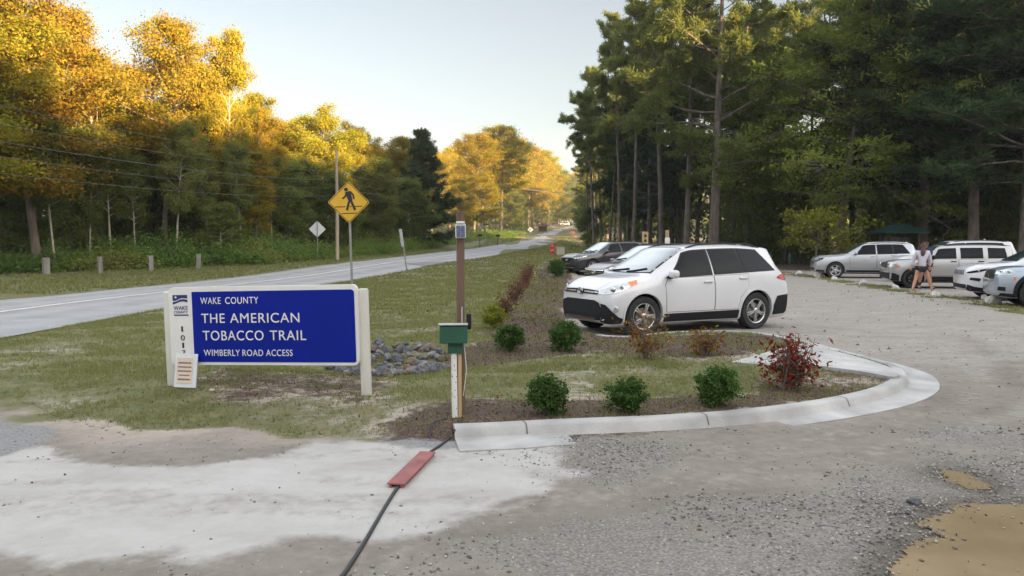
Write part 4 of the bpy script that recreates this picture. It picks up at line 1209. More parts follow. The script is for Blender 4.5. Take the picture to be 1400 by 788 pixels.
def make_car(name, S, loc, heading, label, group=None):
    rows = gen_rows(**S['rows']) if isinstance(S['rows'], dict) else S['rows']
    sh = Shell(rows); L = sh.L
    root = empty(name, loc, heading, label, S.get('cat', 'car'), group)
    X = lambda x: L / 2 - x
    pm_ = S['paint']
    # body loft
    xs = np.unique(np.concatenate([np.linspace(0, .2, 9), np.linspace(.2, L - .3, 74), np.linspace(L - .3, L, 10)]))
    rings = []
    for x in xs:
        h = sh.half(x)
        rings.append([(X(x), y, z) for y, z in h] + [(X(x), -y, z) for y, z in h[-2:0:-1]])
    nr, nc = len(rings), len(rings[0])
    V = [p for r in rings for p in r]
    F = [(i * nc + k, i * nc + (k + 1) % nc, (i + 1) * nc + (k + 1) % nc, (i + 1) * nc + k) for i in range(nr - 1) for k in range(nc)]
    F += [tuple(reversed(range(nc))), tuple((nr - 1) * nc + k for k in range(nc))]
    mb = MB(); mb.v, mb.f, mb.mi = V, F, [0] * len(F)
    bo = mb.build('body', [pm_, M['dark_well']], root)
    wr = S['wr']; ar = S.get('arch', wr * 1.13)
    wx = (S['fo'], S['fo'] + S['wb'])
    hw = max(r[6] for r in rows)
    cut = MB()
    rx = Matrix.Rotation(R(90), 3, 'X')
    for x in wx:
        for sgn in (1, -1):
            cut.lathe([(ar, hw - .34), (ar, hw + .2)] if sgn > 0 else [(ar, -hw - .2), (ar, -hw + .34)], 48, (X(x), 0, wr * 1.03), Matrix.Rotation(R(-90), 3, 'X'))
    co = cut.build('cutter', [M['dark_well']], root)
    md = bo.modifiers.new('b', 'BOOLEAN'); md.operation = 'DIFFERENCE'; md.object = co; md.solver = 'EXACT'
    dg = bpy.context.evaluated_depsgraph_get()
    me = bpy.data.meshes.new_from_object(bo.evaluated_get(dg))
    bo.modifiers.clear()
    old = bo.data; bo.data = me; me.name = 'body'
    bpy.data.meshes.remove(old); cm = co.data; bpy.data.objects.remove(co); bpy.data.meshes.remove(cm)
    me.materials.clear(); me.materials.append(pm_); me.materials.append(M['dark_well'])
    for p in me.polygons:
        c = p.center
        inw = 0
        for x in wx:
            d = math.hypot(c.x - X(x), c.z - wr * 1.03)
            if d < ar + .004 and (abs(p.normal.y) < .35 and d > ar * .8 or abs(c.y) < hw - .33) and abs(c.y) > hw - .36: inw = 1
        p.material_index = inw
        p.use_smooth = True
    me.set_sharp_from_angle(angle=R(32))
    bvh = BVHTree.FromPolygons([v.co for v in me.vertices], [list(p.vertices) for p in me.polygons])

    def both(poly, off, mb_, m=0, step=.07, sides=(1, -1)):
        P, F_ = fine_poly(poly, step)
        for sg in sides:
            mb_.add([(X(q[0]), q[1] * sg, q[2]) for q in (sh.side(a, b, off) for a, b in P)], F_, m)
    def front(poly, off, mb_, m=0, step=.07):
        P, F_ = fine_poly(poly, step)
        out = []
        for a, b in P:
            hit = bvh.ray_cast(Vector((L, a, b)), Vector((-1, 0, 0)))
            p = hit[0] + hit[1].normalized() * off if hit[0] else Vector((L / 2 - .1, a, b))
            out.append(p)
        mb_.add(out, F_, m)
    def rear(poly, off, mb_, m=0, step=.07):
        P, F_ = fine_poly(poly, step)
        out = []
        for a, b in P:
            hit = bvh.ray_cast(Vector((-L, a, b)), Vector((1, 0, 0)))
            out.append(hit[0] + hit[1].normalized() * off if hit[0] else Vector((-L / 2 + .1, a, b)))
        mb_.add(out, F_, m)
    def gl(x0b, x0t, x1b, x1t, t0, t1, off, sg, mb_, n=14, mt=8, m=0):
        P = []
        for j in range(mt + 1):
            f = j / mt; t = t0 + (t1 - t0) * f
            for i in range(n + 1):
                x = (x0b + (x0t - x0b) * f) * (1 - i / n) + (x1b + (x1t - x1b) * f) * i / n
                q = sh.glass(x, t, off)
                P.append((X(q[0]), q[1] * sg, q[2]))
        mb_.add(P, [(j * (n + 1) + i, j * (n + 1) + i + 1, (j + 1) * (n + 1) + i + 1, (j + 1) * (n + 1) + i) for j in range(mt) for i in range(n)], m)
    def topg(x0, x1, v0, v1, off, mb_, bow0=0, bow1=0, n=10, mv=16, m=0):
        P = []
        for j in range(mv + 1):
            v = v0 + (v1 - v0) * j / mv
            for i in range(n + 1):
                a = x0 + bow0 * v * v; b = x1 + bow1 * v * v
                q = sh.top(a + (b - a) * i / n, v, off)
                P.append((X(q[0]), q[1], q[2]))
        mb_.add(P, [(j * (n + 1) + i, j * (n + 1) + i + 1, (j + 1) * (n + 1) + i + 1, (j + 1) * (n + 1) + i) for j in range(mv) for i in range(n)], m)

    # windscreen and back window
    cx, hx = S['cowl'], S['header']
    a = MB(); topg(cx + .0, hx + .03, -.985, .985, .003, a, .06, .05); rim_ = a
    b = MB(); topg(cx + .035, hx - .015, -.93, .93, .007, b, .06, .05)
    wsn = b.build('windscreen', M['screen'], root, 40)
    rim_.build('frame', M['black'], wsn, 40)
    wp = MB()
    for v0, v1 in ((-.75, -.05), (.0, .7)):
        pts = [sh.top(cx + .03 + .06 * v * v + (.12 * abs(v - v0)), v, .02) for v in np.linspace(v0, v1, 6)]
        wp.tube([(X(p[0]), p[1], p[2]) for p in pts], .012, 5)
    wp.build('wiper', M['black'], root)
    if S.get('backglass'):
        x0, x1 = S['backglass']
        b = MB(); topg(x0, x1, -.88, .88, .006, b)
        b.build('back_window', M['glass'], root, 40)
    # side windows
    for sg in (1, -1):
        for wn in S['windows']:
            b = MB(); gl(*wn, S.get('wt0', .07), S.get('wt1', .88), .006, sg, b)
            o = b.build('window', M['glass'], root, 40)
            e = .03
            c = MB(); gl(wn[0] - e * 1.3, wn[1] - e, wn[2] + e, wn[3] + e * 1.3, S.get('wt0', .07) - .05, S.get('wt1', .88) + .05, .003, sg, c)
            c.build('frame', M['black'] if S.get('wtrim') is None else S['wtrim'], o, 40)
    # doors with a dark shut line round each
    for di, poly in enumerate(S['doors']):
        cxm = sum(p[0] for p in poly) / len(poly); czm = sum(p[1] for p in poly) / len(poly)
        big = [(p[0] + (.008 if p[0] > cxm else -.008), p[1] + (.008 if p[1] > czm else -.008)) for p in poly]
        for sg in (1, -1):
            d = MB(); both(poly, .0045, d, 0, .08, (sg,))
            do = d.build('door', pm_, root, 40)
            d = MB(); both(big, .002, d, 0, .08, (sg,))
            d.build('shut_line', M['black'], do, 40)
            hxp, hzp = S['handles'][di]
            q = sh.side(hxp, hzp, .022)
            d = MB(); d.bevbox((X(q[0]), q[1] * sg, q[2]), (.2, .03, .032), .01)
            d.build('handle', pm_ if S.get('handle') is None else S['handle'], do, 40)
    # cladding, bumpers, arches
    for sg in (1, -1):
        cl = MB()
        for poly in S.get('clad', []): both(poly, .008, cl, sides=(sg,))
        if cl.v: cl.build('side_cladding', S.get('cladm', M['clad']), root, 40)
    if not S.get('fbump'):
        for sg in (1, -1):
            fb = MB()
            for poly in S.get('fbump_side', []): both(poly, .009, fb, sides=(sg,))
            if fb.v: fb.build('bumper_corner', M['clad'], root, 40)
    fb = MB()
    for poly in (S.get('fbump_side', []) if S.get('fbump') else []): both(poly, .009, fb)
    for poly in S.get('fbump', []): front(poly, .01, fb)
    if fb.v: fb.build('front_bumper', M['clad'], root, 40)
    rb = MB()
    for poly in S.get('rbump_side', []): both(poly, .009, rb)
    for poly in S.get('rbump', []): rear(poly, .01, rb)
    if rb.v: rb.build('rear_bumper', M['clad'], root, 40)
    at_ = S.get('arch_trim', .045)
    for x in wx:
        for sg in (1, -1):
            a = MB()
            A = np.linspace(R(-16), R(196), 34)
            V_, n_ = [], 4
            for an in A:
                for rr_, of in ((ar - .004, -.06), (ar - .004, .012), (ar + at_, .014), (ar + at_ + .003, -.002)):
                    xx = min(max(x + rr_ * math.cos(an), 0.02), L - .02); zz = max(wr * 1.03 + rr_ * math.sin(an), .19)
                    q = sh.side(xx, zz, 0)
                    V_.append((X(xx), (q[1] + of) * sg, zz))
            a.add(V_, [(i * 4 + k, i * 4 + k + 1, (i + 1) * 4 + k + 1, (i + 1) * 4 + k) for i in range(len(A) - 1) for k in range(3)])
            a.build('wheel_arch', S.get('archm', M['clad']), root, 40)
    # lamps
    for nm, mat_, polys in (('headlight', 'lamp_glass', S.get('head', [])), ('tail_light', 'red_lens', S.get('tail', []))):
        for sg in (1, -1):
            b = MB()
            for poly in polys: both(poly, .010, b, 0, .05, (sg,))
            for poly in (S.get('head_front', []) if nm == 'headlight' else []): front([(sg * p[0], p[1]) for p in poly], .011, b)
            if b.v:
                o = b.build(nm, M[S.get('headm', mat_) if nm == 'headlight' else mat_], root, 40)
                if nm == 'headlight':
                    c = MB()
                    for poly in S.get('amber', []): both(poly, .014, c, 0, .05, (sg,))
                    if c.v: c.build('turn_signal', M['amber'], o, 40)
                    c = MB()
                    for (x_, z_, r_) in S.get('lens', []):
                        q = sh.side(x_, z_, .012)
                        c.lathe([(r_, -.01), (r_, .012), (r_ * .8, .02), (.001, .02)], 18, (X(q[0]), q[1] * sg, q[2]), Vector((.75, .66 * sg, 0)).to_track_quat('Z', 'Y').to_matrix())
                    if c.v: c.build('lens', M['chrome'], o, 40)
    fg = MB()
    for (x_, z_, r_) in S.get('fog', []):
        for sg in (1, -1):
            q = sh.side(x_, z_, .006)
            fg.lathe([(r_ * 1.35, -.01), (r_ * 1.35, .012), (r_, .02), (r_, .008), (.001, .008)], 18, (X(q[0]), q[1] * sg, q[2]), Vector((.75, .66 * sg, 0)).to_track_quat('Z', 'Y').to_matrix())
    if fg.v: fg.build('fog_light', M['lamp_glass'], root, 40)
    for poly in S.get('grille_side', []):
        for sg in (1, -1):
            g = MB(); both(poly, .010, g, sides=(sg,)); g.build('air_intake', M['black'], root, 40)
    if len(S.get('grille', [])) > 3:
        for poly in S['grille']:
            g = MB(); front(poly, .012, g); g.build('grille_slot', M['black'], root, 40)
    g = MB()
    for poly in (S.get('grille', []) if len(S.get('grille', [])) <= 3 else []): front(poly, .012, g)
    if g.v:
        go = g.build('grille', M['black'], root, 40)
        c = MB()
        for poly in S.get('bars', []): front(poly, .022, c)
        if c.v: c.build('grille_bar', S.get('barm', M['chrome']), go, 40)
    if S.get('emblem'):
        z_, r_ = S['emblem']
        hit = bvh.ray_cast(Vector((L, 0, z_)), Vector((-1, 0, 0)))
        c = MB()
        rot = hit[1].to_track_quat('Z', 'X').to_matrix()
        for (ra, rb_, up_) in ((r_ * 1.35, r_ * .9, 0), (r_ * .5, r_ * .8, 0), (r_ * .85, r_ * .32, r_ * .45)):
            pts = [Vector((0, ra * math.cos(a), rb_ * math.sin(a) + up_)) + hit[0] + Vector((.028, 0, 0)) for a in np.linspace(0, 2 * PI, 21)]
            c.tube(pts, .009, 6)
        c.build('emblem', M['chrome'], root, 40)
    # mirrors, rails, fin
    mx_, mz_ = S['mirror']
    for sg in (1, -1):
        b = MB()
        q = sh.side(mx_, mz_, 0)
        b.bevbox((X(mx_) - .0, (q[1] + .13) * sg, mz_ + .06), (.13, .22, .15), .05)
        mo = b.build('mirror', S.get('mirrorm', pm_), root, 50)
        b = MB()
        b.bevbox((X(mx_), (q[1] + .02) * sg, mz_ - .0), (.1, .14, .05), .015)
        b.build('mirror_arm', M['black'], mo, 40)
    if S.get('rails'):
        x0, x1 = S['rails']
        for sg in (1, -1):
            pts = []
            for i, x in enumerate(np.linspace(x0, x1, 14)):
                q = sh.top(x, .93, .0)
                lift = .045 * min(1, 3.2 * min(i, 13 - i) / 13 * 2)
                pts.append((X(x), q[1] * sg, q[2] + lift - .004))
            b = MB(); b.tube(pts, .018, 6)
            b.build('roof_rail', S.get('railm', M['black']), root, 50)
    if S.get('fin'):
        q = sh.top(S['fin'], 0, 0)
        b = MB(); b.box((X(S['fin']), 0, q[2] + .02), (.14, .04, .06), top=.35)
        b.build('antenna_fin', pm_, root)
    # wheels
    bw, tw, rw = wheel_meshes(wr, S.get('rim', 'five'))
    for i, x in enumerate(wx):
        for sg in (1, -1):
            o = link('wheel', bw, root, (X(x), sg * (hw - .125), wr))
            o.rotation_euler = (0, random.random(), PI if sg > 0 else 0)
            if i == 0: o.rotation_euler[2] += S.get('steer', 0)
            link('tyre', tw, o); link('rim', rw, o)
    u = MB()
    u.box((0, 0, .30), (L * .8, hw * 1.5, .16))
    u.build('underbody', M['dark_well'], root)
    return root

def doors_for(wx0, wx1, ar, xA, xB, xC, zt0, zt1, zlo):
    """front and back door outlines below the windows (front door xA..xB, back door xB..xC)"""
    f = [(xA + .03, zlo), (xB - .01, zlo), (xB - .01, zt0 + (zt1 - zt0) * .5), (xA + .08, zt0), (xA, zt0 - .12)]
    k = wx1 - ar - .05
    b = [(xB + .01, zlo), (k - .02, zlo), (k + .03, zlo + .22), (xC - .02, zlo + .42), (xC, zt1), (xB + .01, zt0 + (zt1 - zt0) * .5)]
    return [f, b]

SUV = dict(
    rows=dict(L=4.38, H=1.66, hw=.92, hn=.985, cowl=(.99, 1.11), header=1.80, rend=3.98, tail=(4.28, 1.12), belt=(1.02, 1.15), we=.68, nose=.64, crown=.07, slope=.06),
    paint=M['car_white'], wr=.358, wb=2.66, fo=.78, cowl=.99, header=1.80, wt0=.05, wt1=.92, backglass=(4.02, 4.24),
    windows=[(1.28, 1.80, 2.34, 2.34, ), (2.44, 2.42, 3.10, 3.06), (3.16, 3.12, 3.94, 3.60)],
    doors=doors_for(.78, 3.44, .405, 1.24, 2.39, 3.24, 1.03, 1.08, .42), handles=[(2.22, .95), (3.1, 1.0)],
    clad=[[(1.22, .24), (3.0, .24), (3.0, .40), (1.22, .39)]],
    fbump=[[(-.62, .30), (.62, .30), (.70, .44), (.62, .61), (.46, .65), (-.46, .65), (-.62, .61), (-.70, .44)]],
    fbump_side=[[(.03, .27), (.10, .24), (.33, .24), (.35, .33), (.26, .36), (.14, .46), (.05, .58), (.0, .60)]],
    rbump=[[(-.7, .36), (.7, .36), (.74, .62), (-.74, .62)]],
    rbump_side=[[(3.88, .27), (4.21, .28), (4.35, .38), (4.375, .60), (4.31, .67), (3.96, .64), (3.88, .45)]],
    head=[[(.005, .755), (.03, .83), (.23, .905), (.46, .968), (.70, 1.0), (.65, .945), (.44, .865), (.27, .80), (.12, .765)]],
    amber=[[(.48, .966), (.70, 1.0), (.65, .945), (.51, .89)]], lens=[(.18, .84, .05), (.33, .878, .04)],
    fog=[(.19, .50, .042)],
    grille=[[(-.56, .755), (-.16, .76), (.16, .76), (.56, .755), (.56, .82), (.16, .835), (-.16, .835), (-.56, .82)]],
    bars=[[(-.56, .78), (-.14, .79), (-.14, .802), (-.56, .793)], [(.14, .79), (.56, .78), (.56, .793), (.14, .802)], [(-.52, .30), (.52, .30), (.54, .335), (-.54, .335)]],
    emblem=(.80, .062), mirror=(1.36, 1.05), rails=(1.93, 3.78), fin=3.78, tail=[[(3.96, 1.0), (4.08, 1.05), (4.30, 1.085), (4.37, 1.0), (4.365, .92), (4.18, .935)]],
    archm=M['car_white'], arch_trim=.03, cat='car')
import copy as _cp
def spec(base=SUV, **kw):
    d = dict(base); d.update(kw); return d

ACURA = spec(rows=dict(L=4.74, H=1.66, hw=.95, hn=.98, cowl=(1.32, 1.10), header=2.15, rend=4.28, tail=(4.58, 1.1), belt=(1.04, 1.2), we=.66, nose=.60),
    paint=M['car_dark'], archm=M['car_dark'], wb=2.75, fo=.93, wr=.365, cowl=1.32, header=2.15, backglass=(4.32, 4.52),
    windows=[(1.65, 2.12, 2.62, 2.62), (2.74, 2.72, 3.4, 3.36), (3.46, 3.43, 4.1, 3.8)],
    doors=doors_for(.93, 3.68, .41, 1.5, 2.68, 3.5, 1.05, 1.12, .42), handles=[(2.5, 1.0), (3.4, 1.05)],
    clad=[[(1.38, .24), (3.22, .24), (3.22, .36), (1.38, .36)]],
    fbump=[[(-.66, .33), (.66, .33), (.70, .47), (-.70, .47)]], fbump_side=[[(.03, .27), (.45, .24), (.46, .31), (.12, .34)]], rbump_side=[[(4.15, .27), (4.7, .4), (4.7, .5), (4.2, .45)]],
    rbump=[[(-.7, .36), (.7, .36), (.7, .52), (-.7, .52)]],
    head=[[(.01, .77), (.06, .83), (.3, .875), (.62, .93), (.6, .89), (.35, .83), (.1, .77)]], amber=[], lens=[(.1, .81, .035), (.22, .83, .03), (.33, .85, .03)],
    grille=[[(-.30, .56), (.30, .56), (.46, .70), (.42, .82), (-.42, .82), (-.46, .70)]],
    bars=[[(-.30, .535), (.30, .535), (.31, .565), (-.31, .565)], [(.30, .54), (.49, .70), (.455, .705), (.29, .565)], [(-.30, .54), (-.29, .565), (-.455, .705), (-.49, .70)], [(-.68, .32), (.68, .32), (.68, .35), (-.68, .35)], [(.46, .70), (.49, .70), (.45, .835), (.42, .82)], [(-.46, .70), (-.42, .82), (-.45, .835), (-.49, .70)]],
    emblem=(.71, .055), mirror=(1.72, 1.06), rails=None, fin=4.0, fog=[])
CRV = spec(fo=.93, wr=.352, backglass=(4.18, 4.38), rows=dict(L=4.57, H=1.68, hw=.91, hn=1.0, cowl=(1.15, 1.13), header=1.95, rend=4.15, tail=(4.42, 1.12), belt=(1.06, 1.2), we=.67, nose=.6),
    paint=M['car_brown'], archm=M['car_brown'], cowl=1.15, header=1.95,
    windows=[(1.45, 1.95, 2.52, 2.52), (2.66, 2.64, 3.28, 3.25), (3.34, 3.31, 4.0, 3.72)],
    head=[[(.0, .76), (.04, .87), (.25, .91), (.5, .955), (.66, .97), (.6, .91), (.4, .85), (.15, .78)]], amber=[[(.42, .945), (.66, .975), (.6, .91), (.45, .865)]],
    grille=[[(-.5, .68), (.5, .68), (.52, .86), (-.52, .86)]], bars=[[(-.5, .70), (.5, .70), (.5, .725), (-.5, .725)], [(-.5, .76), (.5, .76), (.5, .785), (-.5, .785)], [(-.5, .82), (.5, .82), (.5, .845), (-.5, .845)]],
    emblem=(.775, .06), fbump=[[(-.6, .30), (.6, .30), (.62, .5), (-.62, .5)]], fbump_side=[])
SILVER = spec(rows=dict(L=4.83, H=1.76, hw=.965, hn=1.06, cowl=(1.42, 1.20), header=2.2, rend=4.42, tail=(4.72, 1.17), belt=(1.13, 1.22), we=.67, nose=.70, zb=.26, bl=.6),
    paint=M['car_silver'], archm=M['car_silver'], arch_trim=.06, wb=2.915, fo=.92, wr=.385, cowl=1.42, header=2.2, backglass=(4.46, 4.68),
    windows=[(1.75, 2.2, 2.72, 2.72), (2.84, 2.82, 3.5, 3.46), (3.57, 3.53, 4.25, 3.95)],
    doors=doors_for(.92, 3.835, .44, 1.56, 2.78, 3.66, 1.13, 1.18, .50), handles=[(2.6, 1.07), (3.5, 1.11)], handle=M['chrome'],
    clad=[[(1.42, .30), (3.35, .30), (3.35, .40), (1.42, .40)]], fbump=[[(-.66, .38), (.66, .38), (.68, .50), (-.68, .50)]], fbump_side=[[(.05, .33), (.42, .30), (.42, .38), (.08, .42)]],
    rbump=[], rbump_side=[[(4.35, .33), (4.78, .4), (4.78, .5), (4.36, .44)]],
    head=[[(.0, .80), (.03, .90), (.2, .965), (.4, .99), (.33, .91), (.1, .81)]], headm='glass', amber=[], lens=[(.12, .87, .045), (.24, .91, .035)], fog=[(.13, .62, .05)],
    grille=[[(y - .03, .86) if j == 0 else None for j in (0,)] and [(y - .03, .70), (y + .03, .70), (y + .03, .84), (y - .03, .84)] for y in (-.45, -.3, -.15, 0, .15, .3, .45)], bars=[], emblem=None,
    mirror=(1.83, 1.17), rails=(2.4, 4.3), railm=M['chrome'], fin=4.3, tail=[[(4.4, 1.06), (4.72, 1.12), (4.81, 1.06), (4.8, .98), (4.5, .99)]], rim='five')
BOXY = spec(rows=dict(L=4.41, H=1.66, hw=.89, hn=1.045, cowl=(1.16, 1.12), header=1.66, rend=4.14, tail=(4.3, 1.12), belt=(1.08, 1.12), we=.76, nose=.78, zb=.26, bl=.6, hoodw=.74, crown=.06, slope=.03),
    paint=M['car_champagne'], archm=M['car_champagne'], arch_trim=.06, wb=2.635, fo=.80, wr=.36, cowl=1.16, header=1.66, backglass=(4.17, 4.27),
    windows=[(1.42, 1.68, 2.28, 2.28), (2.42, 2.42, 3.18, 3.18), (3.34, 3.34, 3.98, 3.92)], wt0=.06, wt1=.86, wtrim=M['car_champagne'],
    doors=doors_for(.80, 3.435, .41, 1.3, 2.35, 3.26, 1.08, 1.10, .50), handles=[(2.18, 1.02), (3.1, 1.03)], handle=M['black'],
    clad=[[(1.25, .28), (3.0, .28), (3.0, .46), (1.25, .46)]], fbump=[[(-.72, .36), (.72, .36), (.74, .58), (-.74, .58)]], fbump_side=[[(.0, .36), (.05, .30), (.36, .28), (.38, .46), (.2, .56), (.0, .60)]],
    rbump=[[(-.7, .40), (.7, .40), (.7, .6), (-.7, .6)]], rbump_side=[[(3.9, .3), (4.3, .34), (4.4, .6), (3.95, .58)]],
    head=[[(.0, .79), (.015, .95), (.1, .985), (.15, .97), (.15, .80)]], amber=[[(.22, .80), (.34, .80), (.34, .86), (.22, .86)]], lens=[(.035, .88, .085)], head_front=[[(.46, .78), (.64, .78), (.66, .96), (.46, .96)]], fog=[],
    grille=[[(y - .028, .76), (y + .028, .76), (y + .028, .97), (y - .028, .97)] for y in (-.36, -.24, -.12, 0, .12, .24, .36)], bars=[], emblem=None,
    mirror=(1.48, 1.12), mirrorm=M['black'], rails=(1.9, 4.0), fin=None, tail=[[(4.18, .92), (4.3, .92), (4.34, 1.08), (4.2, 1.1)]], rim='black')
SLIM = spec(rows=dict(L=4.62, H=1.67, hw=.93, hn=1.03, cowl=(1.25, 1.15), header=2.08, rend=4.2, tail=(4.5, 1.14), belt=(1.08, 1.2), we=.66, nose=.64, zb=.23),
    paint=M['car_white'], archm=M['clad'], arch_trim=.05, wb=2.70, fo=.93, wr=.365, cowl=1.25, header=2.08,
    windows=[(1.58, 2.06, 2.58, 2.58), (2.7, 2.68, 3.34, 3.3), (3.4, 3.37, 4.05, 3.75)],
    doors=doors_for(.93, 3.63, .41, 1.46, 2.64, 3.46, 1.08, 1.14, .46),
    clad=[[(1.37, .26), (3.18, .26), (3.18, .42), (1.37, .42)]], fbump=[[(-.66, .34), (.66, .34), (.68, .46), (-.68, .46)]], fbump_side=[[(.03, .32), (.1, .27), (.46, .25), (.48, .36), (.2, .40), (.04, .46)]],
    headm='glass', head=[[(.02, .80), (.06, .84), (.3, .90), (.58, .95), (.52, .89), (.3, .83), (.1, .795)]], amber=[], lens=[(.30, .865, .028)], fog=[],
    grille=[[(y - .03, .74), (y + .03, .74), (y + .03, .88), (y - .03, .88)] for y in (-.45, -.3, -.15, 0, .15, .3, .45)], bars=[], emblem=None,
    grille_side=[[(.08, .60), (.32, .56), (.36, .64), (.28, .66), (.1, .67)]], mirror=(1.68, 1.1), rails=(2.3, 4.0))
BLOCK = spec(rows=dict(L=4.58, H=1.72, hw=.93, hn=1.02, cowl=(1.3, 1.14), header=1.95, rend=4.2, tail=(4.45, 1.12), belt=(1.08, 1.15), we=.70, nose=.72, zb=.24, bl=.58, hoodw=.70),
    paint=M['car_bluegrey'], archm=M['clad'], arch_trim=.09, wb=2.76, fo=.90, wr=.39, cowl=1.3, header=1.95, backglass=(4.23, 4.41),
    windows=[(1.62, 1.95, 2.5, 2.5), (2.62, 2.6, 3.3, 3.28), (3.38, 3.35, 4.05, 3.85)],
    doors=doors_for(.90, 3.66, .44, 1.45, 2.56, 3.42, 1.08, 1.12, .5),
    clad=[[(1.37, .27), (3.2, .27), (3.2, .44), (1.37, .44)]], fbump=[], fbump_side=[[(.05, .31), (.4, .27), (.4, .36), (.1, .38)]],
    head=[[(.02, .86), (.04, .97), (.3, 1.0), (.42, 1.0), (.4, .9), (.3, .85), (.1, .84)]], amber=[[(.36, .72), (.42, .72), (.42, .80), (.36, .80)]], lens=[(.14, .92, .05), (.27, .925, .045)],
    fog=[], grille=[[(-.5, .74), (.5, .74), (.54, .96), (-.54, .96)]], bars=[[(-.5, .83), (.5, .83), (.5, .87), (-.5, .87)], [(-.03, .74), (.03, .74), (.03, .96), (-.03, .96)]], emblem=None,
    grille_side=[[(.03, .45), (.2, .43), (.2, .54), (.04, .55)]], rim='black', mirror=(1.7, 1.12))
BIG = spec(rows=dict(L=4.95, H=1.84, hw=.98, hn=1.1, cowl=(1.35, 1.24), header=2.1, rend=4.6, tail=(4.85, 1.2), belt=(1.16, 1.22), we=.70, nose=.68, zb=.26),
    paint=M['car_white'], archm=M['car_white'], wb=2.85, fo=.95, wr=.38, cowl=1.35, header=2.1, backglass=(4.63, 4.82),
    windows=[(1.66, 2.08, 2.7, 2.7), (2.82, 2.8, 3.6, 3.58), (3.66, 3.62, 4.45, 4.2)],
    doors=doors_for(.95, 3.8, .43, 1.5, 2.76, 3.66, 1.16, 1.2, .5), clad=[[(1.45, .3), (3.3, .3), (3.3, .4), (1.45, .4)]],
    mirror=(1.75, 1.18), rails=(2.3, 4.4), rbump_side=[], tail=[[(4.6, .95), (4.85, .97), (4.87, 1.15), (4.65, 1.15)]])

def park(name, S, front_xy, heading, label, group, dz=0.0):
    """front_xy: ground point below the middle of the nose"""
    rows = S['rows']; L = rows['L']
    c = math.cos(heading); s = math.sin(heading)
    x = front_xy[0] - c * L / 2; y = front_xy[1] - s * L / 2
    return make_car(name, S, (x, y, float(hgt(x, y)) + .008 + dz), heading, label, group)
GC1 = 'cars parked nose-in beside the planting bed'
GC2 = 'cars parked in the far row'
# white car: front wheel on the near side at pixel (873, 460), rear wheel at (1030, 450)
pf, pr = at(875, 460), at(1030, 450)
hd = math.atan2(pf.y - pr.y, pf.x - pr.x)
c, s = math.cos(hd), math.sin(hd)
near = Vector((-s, c, 0)) if (Vector((-s, c, 0)).y < 0) else Vector((s, -c, 0))
mid_w = (pf + pr) / 2 - near * .80
nose = mid_w + Vector((c, s, 0)) * (2.66 / 2 + .78)
CAR_HD = hd
white_car = park('parked_car', SUV, (nose.x, nose.y), hd, 'clean white crossover in front, dark lower bumper, beside the planting bed', GC1)
park('parked_car', CRV, (2.62, 24.4), hd, 'brown-grey car with orange turn signal, between the white and the black car', GC1)
park('parked_car', ACURA, (2.75, 38.3), hd, 'near-black car with chrome-edged grille, farthest of the row by the bed', GC1)
park('parked_car', SILVER, (15.1, 38.6), R(167), 'silver car with chrome roof rails near the young yellow-green tree', GC2)
park('parked_car', BOXY, (14.5, 29.9), R(167), 'boxy pale grey car with round headlights and black wheels, behind the walkers', GC2)
park('parked_car', SLIM, (13.75, 23.6), R(164), 'white car with slim dark headlights, behind the blue-grey car', GC2)
park('parked_car', BLOCK, (13.0, 20.9), R(160), 'blue-grey car with black wheel arch cut by the right edge of the photo', GC2)
park('parked_car', BIG, (17.0, 34.4), R(170), 'tall white car with roof rails showing over the roof of the boxy grey one', GC2)
DARKRED = spec(BIG, paint=paint('dark_red_paint', (0.12, 0.012, 0.015), .3), archm=M['clad'])
park('parked_car', DARKRED, (21.6, 31.5), PI, 'dark red car at the right edge half hidden behind the boxy grey car', GC2)
# two far cars by the road
FAR1 = spec(SLIM)
for px, lb, S_, Y, dx in ((771, 'far small white car parked beside the road near the top of the hill', FAR1, 328, -1.5), (786, 'far small dark car just beyond the white one at the top of the hill', spec(ACURA), 346, -1.5)):
    x = xat(px, Y)
    make_car('parked_car', S_, (x, Y, float(hgt(x, Y)) + .02), R(200), lb, 'cars parked far up the road')
# ------------------------------------------------------------------ signs and street furniture
def text_mesh(s, cap, x0, x1, base, mat, name='lettering', depth=.003, bold=.012, spacing=1.0):
    """flat letters fitted between x0 and x1 with their feet on base: mesh in the (x, z) plane, front towards -y"""
    cu = bpy.data.curves.new('text', 'FONT')
    cu.body = s; cu.size = 1.0; cu.extrude = depth / 2 ; cu.offset = bold; cu.space_character = spacing
    ob = bpy.data.objects.new('text', cu); COL.objects.link(ob)
    dg = bpy.context.evaluated_depsgraph_get()
    me = bpy.data.meshes.new_from_object(ob.evaluated_get(dg))
    bpy.data.objects.remove(ob); bpy.data.curves.remove(cu)
    v = np.empty(len(me.vertices) * 3, dtype=np.float32); me.vertices.foreach_get('co', v); v = v.reshape(-1, 3)
    capn = 0.729
    lo, hi = v[:, 0].min(), v[:, 0].max()
    out = np.column_stack([x0 + (v[:, 0] - lo) / (hi - lo) * (x1 - x0), -v[:, 2] , base + v[:, 1] * cap / capn])
    me.vertices.foreach_set('co', out.astype(np.float32).ravel())
    me.name = name; me.materials.clear(); me.materials.append(mat); me.update()
    return me

